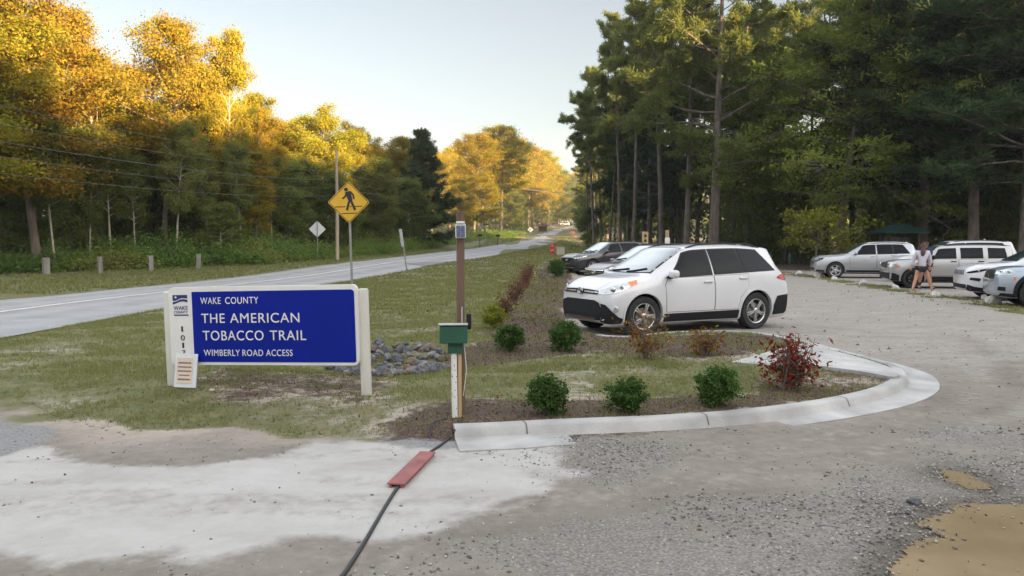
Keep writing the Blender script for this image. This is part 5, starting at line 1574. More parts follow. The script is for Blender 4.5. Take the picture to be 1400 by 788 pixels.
# --- the park's entrance sign
sl, sr = Vector((-3.84, 8.56, 0)), Vector((-1.45, 8.10, 0))
rz = math.atan2(sr.y - sl.y, sr.x - sl.x)
zs_ = 0.045
sg = empty('entrance_sign', (sl.x, sl.y, zs_), rz, 'wide blue and white sign on two pale posts reading THE AMERICAN TOBACCO TRAIL', 'sign')
sg.rotation_euler = (0, R(-1.5), rz)
SWID = (sr - sl).length
for u in (0.035, SWID - .118):
    m_ = MB(); m_.bevbox((u, .038, .37 if u < 1 else .43), (.15 if u < 1 else .10, .09, 1.42 if u < 1 else 1.3), .018)
    m_.build('post', M['post_cream'], sg, 40)
PX0, PZ0, PWD, PHT = 0.07, 0.27, SWID - .22, 0.86
m_ = MB()
m_.prism(rrect(PWD, PHT, .06, 6, PX0 + PWD / 2, PZ0 + PHT / 2), .05, lambda a, b, c: (a, -.06 + c, b))
pn = m_.build('panel', M['white_paint'], sg, 40)
kx = PWD / 1125.0; kz = PHT / 450.0
ux = lambda p: PX0 + (p - 125) * kx
uz = lambda p: PZ0 + (545 - p) * kz
m_ = MB()
bl = [(ux(272), uz(528)), (ux(1225), uz(528)), (ux(1235), uz(522)), (ux(1235), uz(138)), (ux(1230), uz(128)), (ux(1218), uz(122)), (ux(272), uz(122))]
m_.prism(bl, .006, lambda a, b, c: (a, -.066 + c, b))
bp_ = m_.build('blue_field', M['blue'], pn)
for s_, cap, a, b, base in (('WAKE', 40, 326, 450, 193), ('COUNTY', 40, 478, 678, 193), ('THE', 57, 328, 470, 302), ('AMERICAN', 57, 502, 916, 302), ('TOBACCO', 58, 332, 700, 402), ('TRAIL', 58, 738, 951, 402), ('WIMBERLY', 38, 333, 553, 492), ('ROAD', 38, 569, 693, 492), ('ACCESS', 38, 711, 868, 492)):
    link('lettering', text_mesh(s_, cap * kz, ux(a), ux(b), uz(base), M['white_paint'], bold=.0, spacing=1.1), bp_, (0, -.069, 0))
for s_, cap, a, b, base in (('WAKE', 25, 156, 243, 226), ('COUNTY', 14, 156, 243, 245), ('1', 32, 197, 208, 351), ('0', 32, 192, 217, 402), ('1', 32, 199, 210, 446), ('7', 32, 195, 217, 490)):
    link('lettering', text_mesh(s_, cap * kz, ux(a), ux(b), uz(base), M['navy'] if len(s_) > 1 else M['ink'], bold=0), pn, (0, -.063, 0))
fl_ = lambda a, b, c: (a, -.064 + c, b)
m_ = MB()
m_.prism([(ux(x), uz(y)) for x, y in ((152, 139), (243, 139), (243, 160), (225, 157), (205, 157), (190, 163), (172, 172), (152, 172))], .004, fl_)
m_.build('logo_flag', M['navy'], pn); m_ = MB()
m_.prism([(ux(x), uz(y)) for x, y in ((152, 180), (175, 176), (200, 165), (222, 163), (243, 168), (243, 182), (220, 176), (196, 178), (170, 188), (152, 194))], .004, fl_)
m_.build('logo_stripe', M['navy'], pn); m_ = MB()
m_.prism([(ux(x), uz(y)) for x, y in ((156, 252), (246, 252), (246, 259), (156, 259))], .004, fl_)
m_.build('logo_rule', M['navy'], pn)
m_ = MB()
st = [(ux(172 + r * 9 * math.sin(PI * k / 5)), uz(152 - r * 9 * math.cos(PI * k / 5))) for k in range(10) for r in ((1 if k % 2 == 0 else .42),)]
m_.prism(st, .003, lambda a, b, c: (a, -.0665 + c, b))
m_.build('star', M['white_paint'], pn)

# notice standing against the sign
nt_ = empty('notice_board', (sl.x, sl.y, zs_), rz, 'small white notice with lines of print leaning on the left end of the blue sign', 'notice')
nt_.location = sg.location
til = Matrix.Rotation(R(-9), 3, 'X')
ctr = Vector((.29, -.135, .225))
m_ = MB(); m_.bevbox(ctr, (.265, .016, .37), .004, til)
m_.build('board', M['paper'], nt_)
m_ = MB(); m_.box(ctr + til @ Vector((-.01, -.011, .0)), (.19, .005, .28), til)
cp = m_.build('sheet', M['cream_paper'], nt_)
for i_, (w_, h_) in enumerate(((.16, .016), (.165, .013), (.165, .015), (.13, .011), (.15, .017))):
    n_ = 9; m_ = MB()
    for k_ in range(n_):
        m_.box(ctr + til @ Vector((-.01 - w_ / 2 + w_ * (k_ + .5) / n_, -.0155, .085 - .045 * i_)), (w_ / n_ * .78, .003, h_), til)
    m_.build('print_line', M['text_faded'], cp)

# --- pedestrian crossing sign
def diamond(w_, r=.05):
    q = rrect(w_, w_, r, 4)
    c = math.sqrt(.5)
    return [((a - b) * c, (a + b) * c) for a, b in q]
def ribbon(m_, pts, wd, y, dp=.002):
    for (a, b) in zip(pts[:-1], pts[1:]):
        d = Vector((b[0] - a[0], b[1] - a[1])); n = Vector((-d.y, d.x)).normalized()
        wa, wb = (wd if not hasattr(wd, '__len__') else wd[0]), (wd if not hasattr(wd, '__len__') else wd[1])
        q = [(a[0] + n.x * wa / 2, a[1] + n.y * wa / 2), (a[0] - n.x * wa / 2, a[1] - n.y * wa / 2), (b[0] - n.x * wb / 2, b[1] - n.y * wb / 2), (b[0] + n.x * wb / 2, b[1] + n.y * wb / 2)]
        m_.prism(q, dp, lambda p, r_, c: (p, y + c, r_))
def usign_post(h, parent, lean=(0, 0), mat='galv'):
    m_ = MB()
    m_.tube([(0, 0, -.3), (lean[0] * .5, lean[1] * .5, h / 2), (lean[0], lean[1], h)], .032, 4)
    m_.box((lean[0] * .5, -.03 + lean[1] * .5, h / 2), (.045, .006, h * .98), Matrix.Rotation(math.atan2(lean[0], h), 3, 'Y'))
    return m_.build('post', M[mat], parent)
psx, psy = xat(481.5, 20.2), 20.2
ps = empty('pedestrian_sign', (psx, psy, gz(psx, psy)), R(2), 'yellow diamond pedestrian crossing sign on a thin steel post', 'road sign')
zc = zat(277, 20.2) - ps.location.z
usign_post(zc + .3, ps, (-.075, 0))
m_ = MB(); m_.prism(diamond(.775), .006, lambda a, b, c: (a - .07, -.045 + c, b + zc))
pl = m_.build('plate', M['yellow_sign'], ps)
m_ = MB()
o_, i_ = diamond(.742, .04), diamond(.712, .03)
n_ = len(o_)
m_.add([(a - .07, -.048, b + zc) for a, b in o_] + [(a - .07, -.048, b + zc) for a, b in i_], [(k, (k + 1) % n_, n_ + (k + 1) % n_, n_ + k) for k in range(n_)])
m_.build('border', M['ink'], pl)
kk = 0.54 / 130.0
q_ = lambda x, y: ((x - 220) * kk - .07, (218 - y) * kk + zc)
m_ = MB()
m_.prism([(q_(204, 138)[0] + .05 * math.cos(t), q_(204, 138)[1] + .05 * math.sin(t)) for t in np.linspace(0, 2 * PI, 17)[:-1]], .003, lambda a, b, c: (a, -.05 + c, b))
ribbon(m_, [q_(214, 150), q_(232, 208)], (.15, .11), -.0505)
ribbon(m_, [q_(208, 156), q_(199, 183), q_(181, 195)], .045, -.051)
ribbon(m_, [q_(232, 152), q_(249, 172), q_(253, 197)], .045, -.0515)
ribbon(m_, [q_(228, 200), q_(217, 232), q_(209, 268)], .06, -.052)
ribbon(m_, [q_(232, 200), q_(247, 236), q_(260, 267)], .06, -.0525)
m_.build('walking_figure', M['ink'], pl)
m_ = MB()
ribbon(m_, [q_(135, 247), q_(199, 246)], .022, -.0495); ribbon(m_, [q_(248, 243.5), q_(305, 242)], .022, -.0495); ribbon(m_, [q_(225, 244.5), q_(238, 244)], .022, -.0495)
ribbon(m_, [q_(175, 288), q_(270, 285)], .022, -.0495)
m_.build('crossing_line', M['ink'], pl)
m_ = MB()
for z in (.38, -.4): m_.lathe([(.012, 0), (.012, .008), (.001, .008)], 8, (-.07, -.046, zc + z), Matrix.Rotation(R(90), 3, 'X'))
m_.build('bolt', M['galv'], pl)

# white back of a diamond sign across the road
x_, y_ = xat(434, 51), 51
ds = empty('diamond_sign', (x_, y_, gz(x_, y_)), R(8), 'pale back of a diamond road sign on a post across the road', 'road sign')
zc = zat(313.5, 51) - ds.location.z
usign_post(zc + .55, ds)
m_ = MB(); m_.prism(diamond(.78), .006, lambda a, b, c: (a, .035 + c, b + zc))
m_.build('plate', pm('bare_sign_back', (.55, .56, .58), .5, .2), ds)
# leaning post with a sign seen edge-on
x_, y_ = xat(557, 39.5), 39.5
ls = empty('leaning_sign', (x_, y_, gz(x_, y_)), 0, 'leaning grey post with a narrow sign plate seen edge-on beside the road', 'road sign')
hh = zat(314, 39.5) - ls.location.z
usign_post(hh, ls, (-.34, 0))
m_ = MB(); m_.box((-.29, -.05, hh - .42), (.16, .02, .9), Matrix.Rotation(R(-8), 3, 'Y') @ Matrix.Rotation(R(14), 3, 'Z'))
m_.build('plate', pm('grey_sign_plate', (.34, .34, .35), .5, .4), ls)

# --- wooden post with solar panel; green mailbox-like box on a white pole
wx_, wy_ = xat(629.5, 7.05), 7.05
wp_ = empty('wooden_post', (wx_, wy_, gz(wx_, wy_)), R(8), 'tall weathered brown wooden post with a small solar panel near its top', 'post')
hp_ = zat(290, 7.05) - wp_.location.z
m_ = MB(); m_.bevbox((0, 0, hp_ / 2 - .2), (.07, .075, hp_ + .4), .006)
m_.build('timber', M['old_wood'], wp_, 40)
zso = zat(316, 7.0) - wp_.location.z
m_ = MB(); m_.bevbox((-.003, -.058, zso), (.092, .022, .132), .006, Matrix.Rotation(R(-12), 3, 'X'))
so = m_.build('solar_panel', M['white_paint'], wp_)
m_ = MB()
for i_ in (-1, 1):
    for j_ in (-1, 0, 1): m_.box(Vector((-.003 + i_ * .0205, -.064, zso)) + Matrix.Rotation(R(-12), 3, 'X') @ Vector((0, -.0125, j_ * .0365 - .007)), (.038, .003, .034), Matrix.Rotation(R(-12), 3, 'X'))
m_.build('solar_cell', M['solar'], so)
m_ = MB(); m_.box((-.003, -.05, zso + .078), (.075, .04, .02))
m_.build('bracket', M['white_paint'], so)
gxp, gyp = xat(622, 6.86), 6.86
gb = empty('green_box', (gxp, gyp, gz(gxp, gyp)), R(4), 'dark green wooden box with a pale lid on a white pole beside the wooden post', 'drop box')
z0 = gb.location.z
zt_, zb2 = zat(446, 6.8) - z0, zat(469, 6.8) - z0
m_ = MB(); m_.bevbox((-.015, -.02, (zt_ + zb2) / 2), (.245, .17, zt_ - zb2), .005)
bx_ = m_.build('box', M['green_box'], gb)
m_ = MB(); m_.bevbox((-.018, -.02, zt_ + .012), (.26, .2, .02), .004, Matrix.Rotation(R(-6), 3, 'X'))
m_.build('lid', M['lid'], bx_)
m_ = MB(); m_.bevbox((.0, .0, zb2 - .05), (.135, .08, .1), .004, )
m_.build('bracket', M['green_box'], gb)
m_ = MB(); m_.tube([(-.005, 0, -.2), (-.012, 0, .5), (-.012, 0, zb2 - .1)], .027, 14)
pp = m_.build('pole', M['white_paint'], gb, 50)
m_ = MB()
rs_ = random.Random(3)
for k in range(14):
    z_ = rs_.uniform(.08, zb2 - .14); a_ = R(-90 + rs_.uniform(-55, 55))
    m_.lathe([(.0045, 0), (.0045, .002), (.001, .002)], 8, (-.009 + .0268 * math.cos(a_), .0268 * math.sin(a_), z_), Vector((math.cos(a_), math.sin(a_), 0)).to_track_quat('Z', 'Y').to_matrix())
m_.build('hole', M['ink'], pp)
m_ = MB(); m_.box((.04, .02, zb2 / 2 - .1), (.03, .05, zb2 + .1))
m_.build('stake', M['tan_wood'], gb)
m_ = MB(); m_.bevbox((.122, .05, zt_ + .03), (.045, .04, .14), .006)
sb_ = m_.build('sensor', M['black'], gb)
m_ = MB(); m_.tube([(.06, .06, zt_ - .03), (.06, .07, zt_ + .12), (.062, .075, zt_ + .16)], .003, 5)
m_.tube([(.075, .03, zb2), (.085, .03, zb2 - .1), (.1, .03, zb2 - .25), (.085, .05, zb2 - .38), (.07, .06, zb2 - .5)], .0035, 5)
m_.build('wire', M['white_paint'], gb)

# --- cable and the red board it passes under
cb = [(455, 800), (470, 786), (495, 748), (516, 712), (532, 685), (546, 664), (560, 648), (575, 630), (588, 619), (600, 611), (612, 602), (620, 594)]
pts = [at(a, b, .012) for a, b in cb]
cp_ = [Vector((*p, .014)) for p in [tuple(q[:2]) for q in catmull([p[:2] for p in pts], 4)]]
pts2 = [at(617, 589, .1), at(600, 592, .1), at(588, 586, .1), at(594, 578, .1), at(612, 574, .1)]
pts2 = [Vector((p.x, p.y, gz(p.x, p.y) + .016)) for p in pts2]
m_ = MB(); m_.tube(cp_ + [Vector((at(621, 590, .08).x, at(621, 590, .08).y, .09))], .0125, 8)
m_.tube([Vector((*q, gz(*q) + .014)) for q in [tuple(z) for z in catmull([p[:2] for p in pts2], 5)]], .006, 6)
tag(m_.build('cable', M['cable'], smooth=60), 'long black cable running across the ground and under the red board', 'cable')
a_, b_ = at(541, 663, .03), at(585, 619, .03)
d_ = (b_ - a_); ang = math.atan2(d_.y, d_.x)
m_ = MB()
ro = Matrix.Rotation(ang, 3, 'Z')
m_.bevbox((a_ + b_) / 2 + Vector((0, 0, .004)), (d_.length, .125, .014), .005, ro)
for sgn in (-1, 1): m_.box((a_ + b_) / 2 + ro @ Vector((0, sgn * .04, -.014)), (d_.length * .99, .018, .03), ro)
bd = tag(m_.build('cable_cover', M['board']), 'flat red board laid over the black cable on the drive', 'board')

# --- hydrant, utility box, mailboxes, bollards, posts
def place(name, px, Y, label, cat, group=None, rz_=0.0):
    x = xat(px, Y)
    return empty(name, (x, Y, gz(x, Y)), rz_, label, cat, group)
hy = place('fire_hydrant', 755, 57, 'red fire hydrant on the grass beyond the side drive', 'hydrant')
m_ = MB(); m_.lathe([(.17, -.05), (.17, .05), (.12, .06), (.12, .55), (.16, .56), (.16, .60), (.13, .62), (.12, .72), (.05, .82), (.04, .88), (.001, .88)], 16)
m_.build('barrel', M['red_paint'], hy, 40)
for s_, y_ in ((-1, 0), (1, 0), (0, -1)):
    m_ = MB(); m_.lathe([(.06, .1), (.06, .2), (.075, .2), (.075, .24), (.001, .24)], 10, (0, 0, .45), Vector((s_, y_, 0)).to_track_quat('Z', 'Y').to_matrix())
    m_.build('outlet', M['red_paint'], hy)
m_ = MB(); m_.lathe([(.125, .30), (.128, .31), (.128, .36), (.125, .37)], 16); m_.build('band', M['white_paint'], hy)
ub = place('utility_box', 766.5, 56, 'tan utility box on the grass beside the red hydrant', 'utility box')
m_ = MB(); m_.bevbox((0, 0, .28), (.56, .4, .6), .02); m_.build('cabinet', M['util'], ub)
m_ = MB(); m_.bevbox((0, 0, .595), (.6, .44, .05), .015); m_.build('cover', M['util'], ub)
for px, Y, h_, lb in ((62, 37.6, .85, 'grey wooden post at the verge, leftmost of four'), (136, 38.4, .84, 'pale grey wooden post at the verge, second from the left'), (206, 40.0, .82, 'grey wooden post in the weeds above the left end of the sign'), (271, 42.0, .8, 'short grey wooden post above the blue sign, rightmost of the verge posts')):
    b_ = place('wooden_bollard', px, Y, lb, 'post', 'posts along the far verge', R(px))
    b_.rotation_euler[0] = R((px % 5) - 2)
    m_ = MB(); m_.bevbox((0, 0, h_ / 2 - .1), (.3 if px == 62 else .22, .18, h_ + .2), .02); m_.build('timber', M['grey_wood'], b_)
for px, lb in ((1053.7, 'green bollard post behind the white car, left one of two'), (1080.5, 'green bollard post behind the white car, right one of two')):
    b_ = place('bollard', px, 57.5, lb, 'bollard', 'green bollards at the wood edge')
    m_ = MB(); m_.lathe([(.11, -.1), (.11, .80), (.07, .86), (.001, .87)], 14); m_.build('shaft', M['green_post'], b_, 40)
    m_ = MB(); m_.lathe([(.113, .62), (.115, .63), (.115, .68), (.113, .69)], 14); m_.build('band', M['grey_wood'], b_, 40)
for px, Y, w_, mt, yt, lb in ((882, 47, .36, 'tan_wood', 317, 'tan wooden marker post with dark marks behind the dark cars'), (912, 47, .2, 'tan_wood', 315, 'pale marker post with a white plate among the pine trunks')):
    b_ = place('marker_post', px, Y, lb, 'post')
    h_ = zat(yt, Y) - b_.location.z
    m_ = MB(); m_.bevbox((0, 0, h_ / 2 - .1), (w_, .14, h_ + .2), .015); o = m_.build('timber', M[mt], b_)
    m_ = MB()
    if px < 900:
        for k in range(4): m_.box((0, -.075, h_ - .25 - k * .3), (w_ * .4, .01, .15))
        m_.build('mark', M['ink'], o)
    else:
        m_.bevbox((0, -.08, h_ - .7), (.3, .02, .5), .008); m_.build('plate', M['white_paint'], o)
# mailboxes and a green street-name plate by the far verge
def mailbox(px, Y, lb):
    b_ = place('mailbox', px, Y, lb, 'mailbox', 'mailboxes beside the far road')
    m_ = MB(); m_.box((0, 0, .5), (.1, .1, 1.1)); m_.build('post', M['old_wood'], b_)
    m_ = MB()
    pr_ = [(-.12, 1.05), (.12, 1.05), (.12, 1.2)] + [(.12 * math.cos(t), 1.2 + .12 * math.sin(t)) for t in np.linspace(.2, PI - .2, 7)] + [(-.12, 1.2)]
    m_.prism(pr_, .5, lambda a, b, c: (c - .25, a, b)); m_.build('box', M['black'], b_)
mailbox(656, 92, 'dark mailbox left of the far green street sign')
mailbox(680.5, 92, 'dark mailbox right of the thin pale pole by the far road')
ss = place('street_sign', 664, 92, 'small green street-name plate on a post at the far verge', 'road sign')
usign_post(2.6, ss)
m_ = MB(); m_.bevbox((0, -.05, 2.45), (.75, .02, .2), .004); m_.build('plate', M['kiosk_roof'], ss)
tp = place('marker_pole', 674.5, 92, 'thin pale pole between the two far mailboxes', 'pole')
m_ = MB(); m_.tube([(0, 0, -.2), (0, 0, 2.6)], .035, 6); m_.build('shaft', M['galv'], tp)
fs = place('warning_sign', 725, 172, 'far bright sign catching the sun beside the road', 'road sign')
m_ = MB(); m_.tube([(0, 0, -.2), (0, 0, 2.0)], .05, 5); m_.build('post', M['galv'], fs)
m_ = MB(); m_.prism(diamond(.95), .02, lambda a, b, c: (a, -.07 + c, b + 1.6)); m_.build('plate', M['white_paint'], fs)
rs2 = place('roadside_sign', 783, 150, 'small dull red sign at the edge of the pines by the far road', 'road sign')
m_ = MB(); m_.tube([(0, 0, -.2), (0, 0, 1.3)], .05, 5); m_.build('post', M['old_wood'], rs2)
m_ = MB(); m_.bevbox((0, -.07, 1.1), (.9, .03, .75), .01); m_.build('plate', pm('faded_red_plate', (.14, .06, .045), .7), rs2)

# kiosk with a green roof in front of the dark wood
ki = place('kiosk', 1229, 50, 'open notice kiosk with a dark green hipped roof before the dark wood', 'kiosk')
zr = zat(318, 50) - ki.location.z
for sx in (-1, 1):
    for sy in (-1, 1):
        m_ = MB(); m_.box((sx * .95, sy * .6, zr / 2), (.12, .12, zr)); m_.build('post', M['old_wood'], ki)
m_ = MB()
m_.add([(-1.45, -1.1, zr), (1.45, -1.1, zr), (1.45, 1.1, zr), (-1.45, 1.1, zr), (-.45, 0, zr + .55), (.45, 0, zr + .55), (-1.45, -1.1, zr - .07), (1.45, -1.1, zr - .07), (1.45, 1.1, zr - .07), (-1.45, 1.1, zr - .07)],
       [(0, 1, 5, 4), (1, 2, 5), (2, 3, 4, 5), (3, 0, 4), (6, 7, 1, 0), (7, 8, 2, 1), (8, 9, 3, 2), (9, 6, 0, 3), (9, 8, 7, 6)])
m_.build('roof', M['kiosk_roof'], ki)
m_ = MB(); m_.bevbox((0, .3, 1.45), (1.7, .06, 1.1), .01); m_.build('notice_panel', M['grey_wood'], ki)
fk = place('shelter', 742, 215, 'small dark roadside shelter far up the road on the left', 'shelter')
for sx in (-1, 1):
    m_ = MB(); m_.box((sx * 1.1, 0, 1.0), (.2, .2, 2.2)); m_.build('post', M['old_wood'], fk)
m_ = MB(); m_.prism([(-1.8, 2.1), (1.8, 2.1), (0, 2.9)], 2.4, lambda a, b, c: (a, c - 1.2, b)); m_.build('roof', M['old_wood'], fk)
m_ = MB(); m_.box((0, .4, 1.2), (2.1, .1, 1.6)); m_.build('back_wall', M['old_wood'], fk)

# --- utility poles and wires
def upole(px, Y, ytop, lb, arms=True, rz_=0.0, loc=None, H=None):
    if loc is None: t = place('utility_pole', px, Y, lb, 'utility pole', None, rz_); H = zat(ytop, Y) - t.location.z
    else: t = empty('utility_pole', (*loc, gz(*loc)), rz_, lb, 'utility pole')
    m_ = MB(); m_.tube([(0, 0, -.5), (.02, 0, H * .5), (.03, 0, H)], [.125, .105, .075], 10); m_.build('shaft', M['pole_wood'], t, 50)
    if arms:
        for z_ in (H - .5, H - 1.4):
            m_ = MB(); m_.box((0, 0, z_), (2.2, .12, .12)); o = m_.build('crossarm', M['pole_wood'], t)
            for a_ in (-1, -.45, .45, 1):
                m_ = MB(); m_.lathe([(.04, 0), (.06, .05), (.03, .14), (.001, .15)], 8, (a_, 0, z_ + .06)); m_.build('insulator', M['grey_wood'], o)
    return t, H
p1, h1 = upole(461, 50, 206, 'utility pole rising behind the yellow pedestrian sign', False)
p2, h2 = upole(686, 168, 250, 'far utility pole with crossarms lit gold beside the yellow tree', True, R(20))
p3, h3 = upole(797, 205, 262, 'far utility pole with crossarms in front of the right-hand pines', True, R(-30))
A_ = [(-19.6, 14)]
for k, (zl, zr_, lb) in enumerate(((6.9, h1 - .7, 'topmost of the wires strung along the left wood'), (6.3, h1 - 1.35, 'second wire from the top along the left wood'), (5.7, h1 - 1.9, 'middle wire of the five along the left wood'), (5.2, h1 - 2.4, 'fourth wire from the top along the left wood'), (4.65, h1 - 2.9, 'lowest wire of the five along the left wood'))):
    pa = Vector((-20.2 + k * .1, 8, zl)); pb = Vector((p1.location.x - .12, p1.location.y, p1.location.z + zr_))
    m_ = MB()
    m_.tube([pa.lerp(pb, t) - Vector((0, 0, 4 * .8 * t * (1 - t))) for t in np.linspace(0, 1, 20)], 0.0075 if k != 2 else .0095, 5)
    pc = Vector((p2.location.x - .9 + .4 * k, p2.location.y, p2.location.z + h2 - .4 - .5 * k))
    m_.tube([pb.lerp(pc, t) - Vector((0, 0, 4 * 1.4 * t * (1 - t))) for t in np.linspace(0, 1, 20)], .016, 5)
    tag(m_.build('power_line', M['wire']), lb, 'wire', 'wires along the road')
# the wires' left-hand pole stands outside the frame
upole(0, 0, 0, 'utility pole by the road left of the photo', False, 0, (-20.0, 8.0), 8.4)
for k in range(3):
    m_ = MB()
    pa = Vector((p2.location.x - .9 + .9 * k, p2.location.y, p2.location.z + h2 - .4)); pb = Vector((p3.location.x - .9 + .9 * k, p3.location.y, p3.location.z + h3 - .4))
    m_.tube([pa.lerp(pb, t) - Vector((0, 0, 4 * .6 * t * (1 - t))) for t in np.linspace(0, 1, 12)], .03, 5)
    tag(m_.build('power_line', M['wire']), 'far wire crossing between the two far utility poles', 'wire', 'far wires')
# ------------------------------------------------------------------ people
def skin_figure(J, E, name, mat, parent, sub=2):
    """J: {key: (x, y, z, r[, r2])}; E: edges; one continuous body"""
    keys = list(J)
    me = bpy.data.meshes.new(name)
    me.from_pydata([J[k][:3] for k in keys], [(keys.index(a), keys.index(b)) for a, b in E], [])
    ob = link(name, me)
    md = ob.modifiers.new('s', 'SKIN'); md.use_smooth_shade = True
    sv = me.skin_vertices[0].data
    for i, k in enumerate(keys):
        r = J[k][3:]
        sv[i].radius = (r[0], r[1] if len(r) > 1 else r[0])
        sv[i].use_root = (i == 0)
    sb = ob.modifiers.new('d', 'SUBSURF'); sb.levels = sub; sb.render_levels = sub
    dg = bpy.context.evaluated_depsgraph_get()
    m2 = bpy.data.meshes.new_from_object(ob.evaluated_get(dg))
    bpy.data.objects.remove(ob); bpy.data.meshes.remove(me)
    m2.name = name; m2.materials.clear(); m2.materials.append(mat)
    m2.polygons.foreach_set('use_smooth', [True] * len(m2.polygons))
    return link(name, m2, parent)
M['skin'] = pm('tanned_skin', (0.48, 0.25, 0.16), .55, var=.08)
M['skin_dark'] = pm('brown_skin', (0.30, 0.16, 0.10), .55, var=.08)
M['hair'] = pm('brown_hair', (0.07, 0.03, 0.018), .6, var=.3, scale=25, stretch=(1, 1, .2))
M['sweat'] = pm('pale_lilac_sweatshirt', (0.52, 0.49, 0.55), .85, var=.1, scale=9, bump=.3)
M['shorts'] = pm('black_shorts', (0.012, 0.012, 0.016), .8, var=.2)
M['shirt_blue'] = pm('blue_shirt', (0.016, 0.026, 0.09), .85, var=.15)
M['sock'] = pm('dark_socks', (0.02, 0.02, 0.025), .85)
M['shoe'] = pm('pale_shoes', (0.5, 0.36, 0.32), .7, var=.2)
M['shoe_dark'] = pm('dark_shoes', (0.03, 0.03, 0.035), .7)
M['cap'] = pm('dark_cap', (0.03, 0.028, 0.03), .8)
M['eye'] = pm('eye_dark', (0.02, 0.015, 0.012), .3)

def hand(parent, base, d, side, mat):
    """palm, four unequal fingers and a thumb hanging from the wrist at base, pointing along d"""
    d = Vector(d).normalized()
    f = Vector((0, -1, 0)) if abs(d.y) < .9 else Vector((1, 0, 0))
    s = d.cross(f).normalized()
    base = Vector(base)
    J = {'w': (*base, .024, .018), 'p': (*(base + d * .05), .034, .016), 'k': (*(base + d * .085), .036, .014)}
    E = [('w', 'p'), ('p', 'k')]
    for i, (o, l_) in enumerate(((-.028, .062), (-.009, .075), (.01, .07), (.028, .055))):
        a = base + d * .09 + s * o
        J[f'a{i}'] = (*a, .0095); J[f'b{i}'] = (*(a + d * l_ * .55 + f * .008), .0085); J[f'c{i}'] = (*(a + d * l_ * .9 + f * .028), .0075)
        E += [('k', f'a{i}'), (f'a{i}', f'b{i}'), (f'b{i}', f'c{i}')]
    t0 = base + d * .035 + s * (-.032 * side)
    J['t0'] = (*t0, .011); J['t1'] = (*(t0 + d * .03 + s * (-.022 * side) + f * .01), .0095); J['t2'] = (*(t0 + d * .055 + s * (-.022 * side) + f * .02), .008)
    E += [('p', 't0'), ('t0', 't1'), ('t1', 't2')]
    return skin_figure(J, E, 'hand', mat, parent, 1)

def figure(root, H, skin, P, shoe, face_dir):
    """P: joint positions in metres for a figure of height H (facing face_dir in the root's frame)"""
    J = dict(
        pel=(*P['pel'], .155 * P.get('w', 1), .115), waist=(*P['waist'], .125 * P.get('w', 1), .095), chest=(*P['chest'], .155 * P.get('w', 1), .11), neckb=(*P['neckb'], .075, .07), neck=(*P['neck'], .052), head0=(*P['head0'], .066, .075), head1=(*P['head1'], .082, .098), head2=(*P['head2'], .062, .075))
    E = [('pel', 'waist'), ('waist', 'chest'), ('chest', 'neckb'), ('neckb', 'neck'), ('neck', 'head0'), ('head0', 'head1'), ('head1', 'head2')]
    for s in 'lr':
        J['sh' + s] = (*P['sh' + s], .062); J['el' + s] = (*P['el' + s], .043); J['wr' + s] = (*P['wr' + s], .028)
        J['hip' + s] = (*P['hip' + s], .098); J['kn' + s] = (*P['kn' + s], .062); J['cf' + s] = (*(np.array(P['kn' + s]) * .7 + np.array(P['an' + s]) * .3 + np.array([0, .012, 0])), .058); J['an' + s] = (*P['an' + s], .036); J['to' + s] = (*P['to' + s], .032)
        E += [('chest', 'sh' + s), ('sh' + s, 'el' + s), ('el' + s, 'wr' + s), ('pel', 'hip' + s), ('hip' + s, 'kn' + s), ('kn' + s, 'cf' + s), ('cf' + s, 'an' + s), ('an' + s, 'to' + s)]
    body = skin_figure(J, E, 'body', skin, root)
    for s, sd in (('l', 1), ('r', -1)):
        d = Vector(P['wr' + s]) - Vector(P['el' + s])
        hand(root, Vector(P['wr' + s]), d, sd, skin)
    # face: eyes, nose, mouth, ears
    f = Vector(face_dir).normalized(); r_ = Vector((-f.y, f.x, 0)); c = Vector(P['head1'])
    m_ = MB()
    for sd in (1, -1): m_.lathe([(.001, .0), (.011, .004), (.001, .012)], 8, c + f * .088 + r_ * .032 * sd - Vector((0, 0, .005)), f.to_track_quat('Z', 'Y').to_matrix())
    m_.build('eyes', M['eye'], root)
    m_ = MB(); m_.box(c + f * .1 - Vector((0, 0, .035)), (.026, .03, .045), f.to_track_quat('-Y', 'Z').to_matrix(), top=.4); m_.build('nose', skin, root)
    m_ = MB(); m_.box(c + f * .089 - Vector((0, 0, .068)), (.045, .012, .01), f.to_track_quat('-Y', 'Z').to_matrix()); m_.build('mouth', M['red_lens'] if False else pm('lips', (.3, .1, .08), .5), root)
    for sd in (1, -1):
        m_ = MB(); m_.bevbox(c + r_ * .083 * sd - f * .005 - Vector((0, 0, .012)), (.02, .035, .055), .008); m_.build('ear', skin, root)
    for s in 'lr':
        a, t = Vector(P['an' + s]), Vector(P['to' + s])
        d = t - a; d.z = 0; d.normalize()
        Jf = {'h': (*(a - d * .035 - Vector((0, 0, .035))), .043, .036), 'm': (*(a + d * .08 - Vector((0, 0, .04))), .045, .034), 'b': (*(a + d * .17 - Vector((0, 0, .052))), .042, .022), 'n': (*(a + Vector((0, 0, .0))), .04)}
        skin_figure(Jf, [('h', 'm'), ('m', 'b'), ('h', 'n')], 'shoe', shoe, root, 2)
    return body

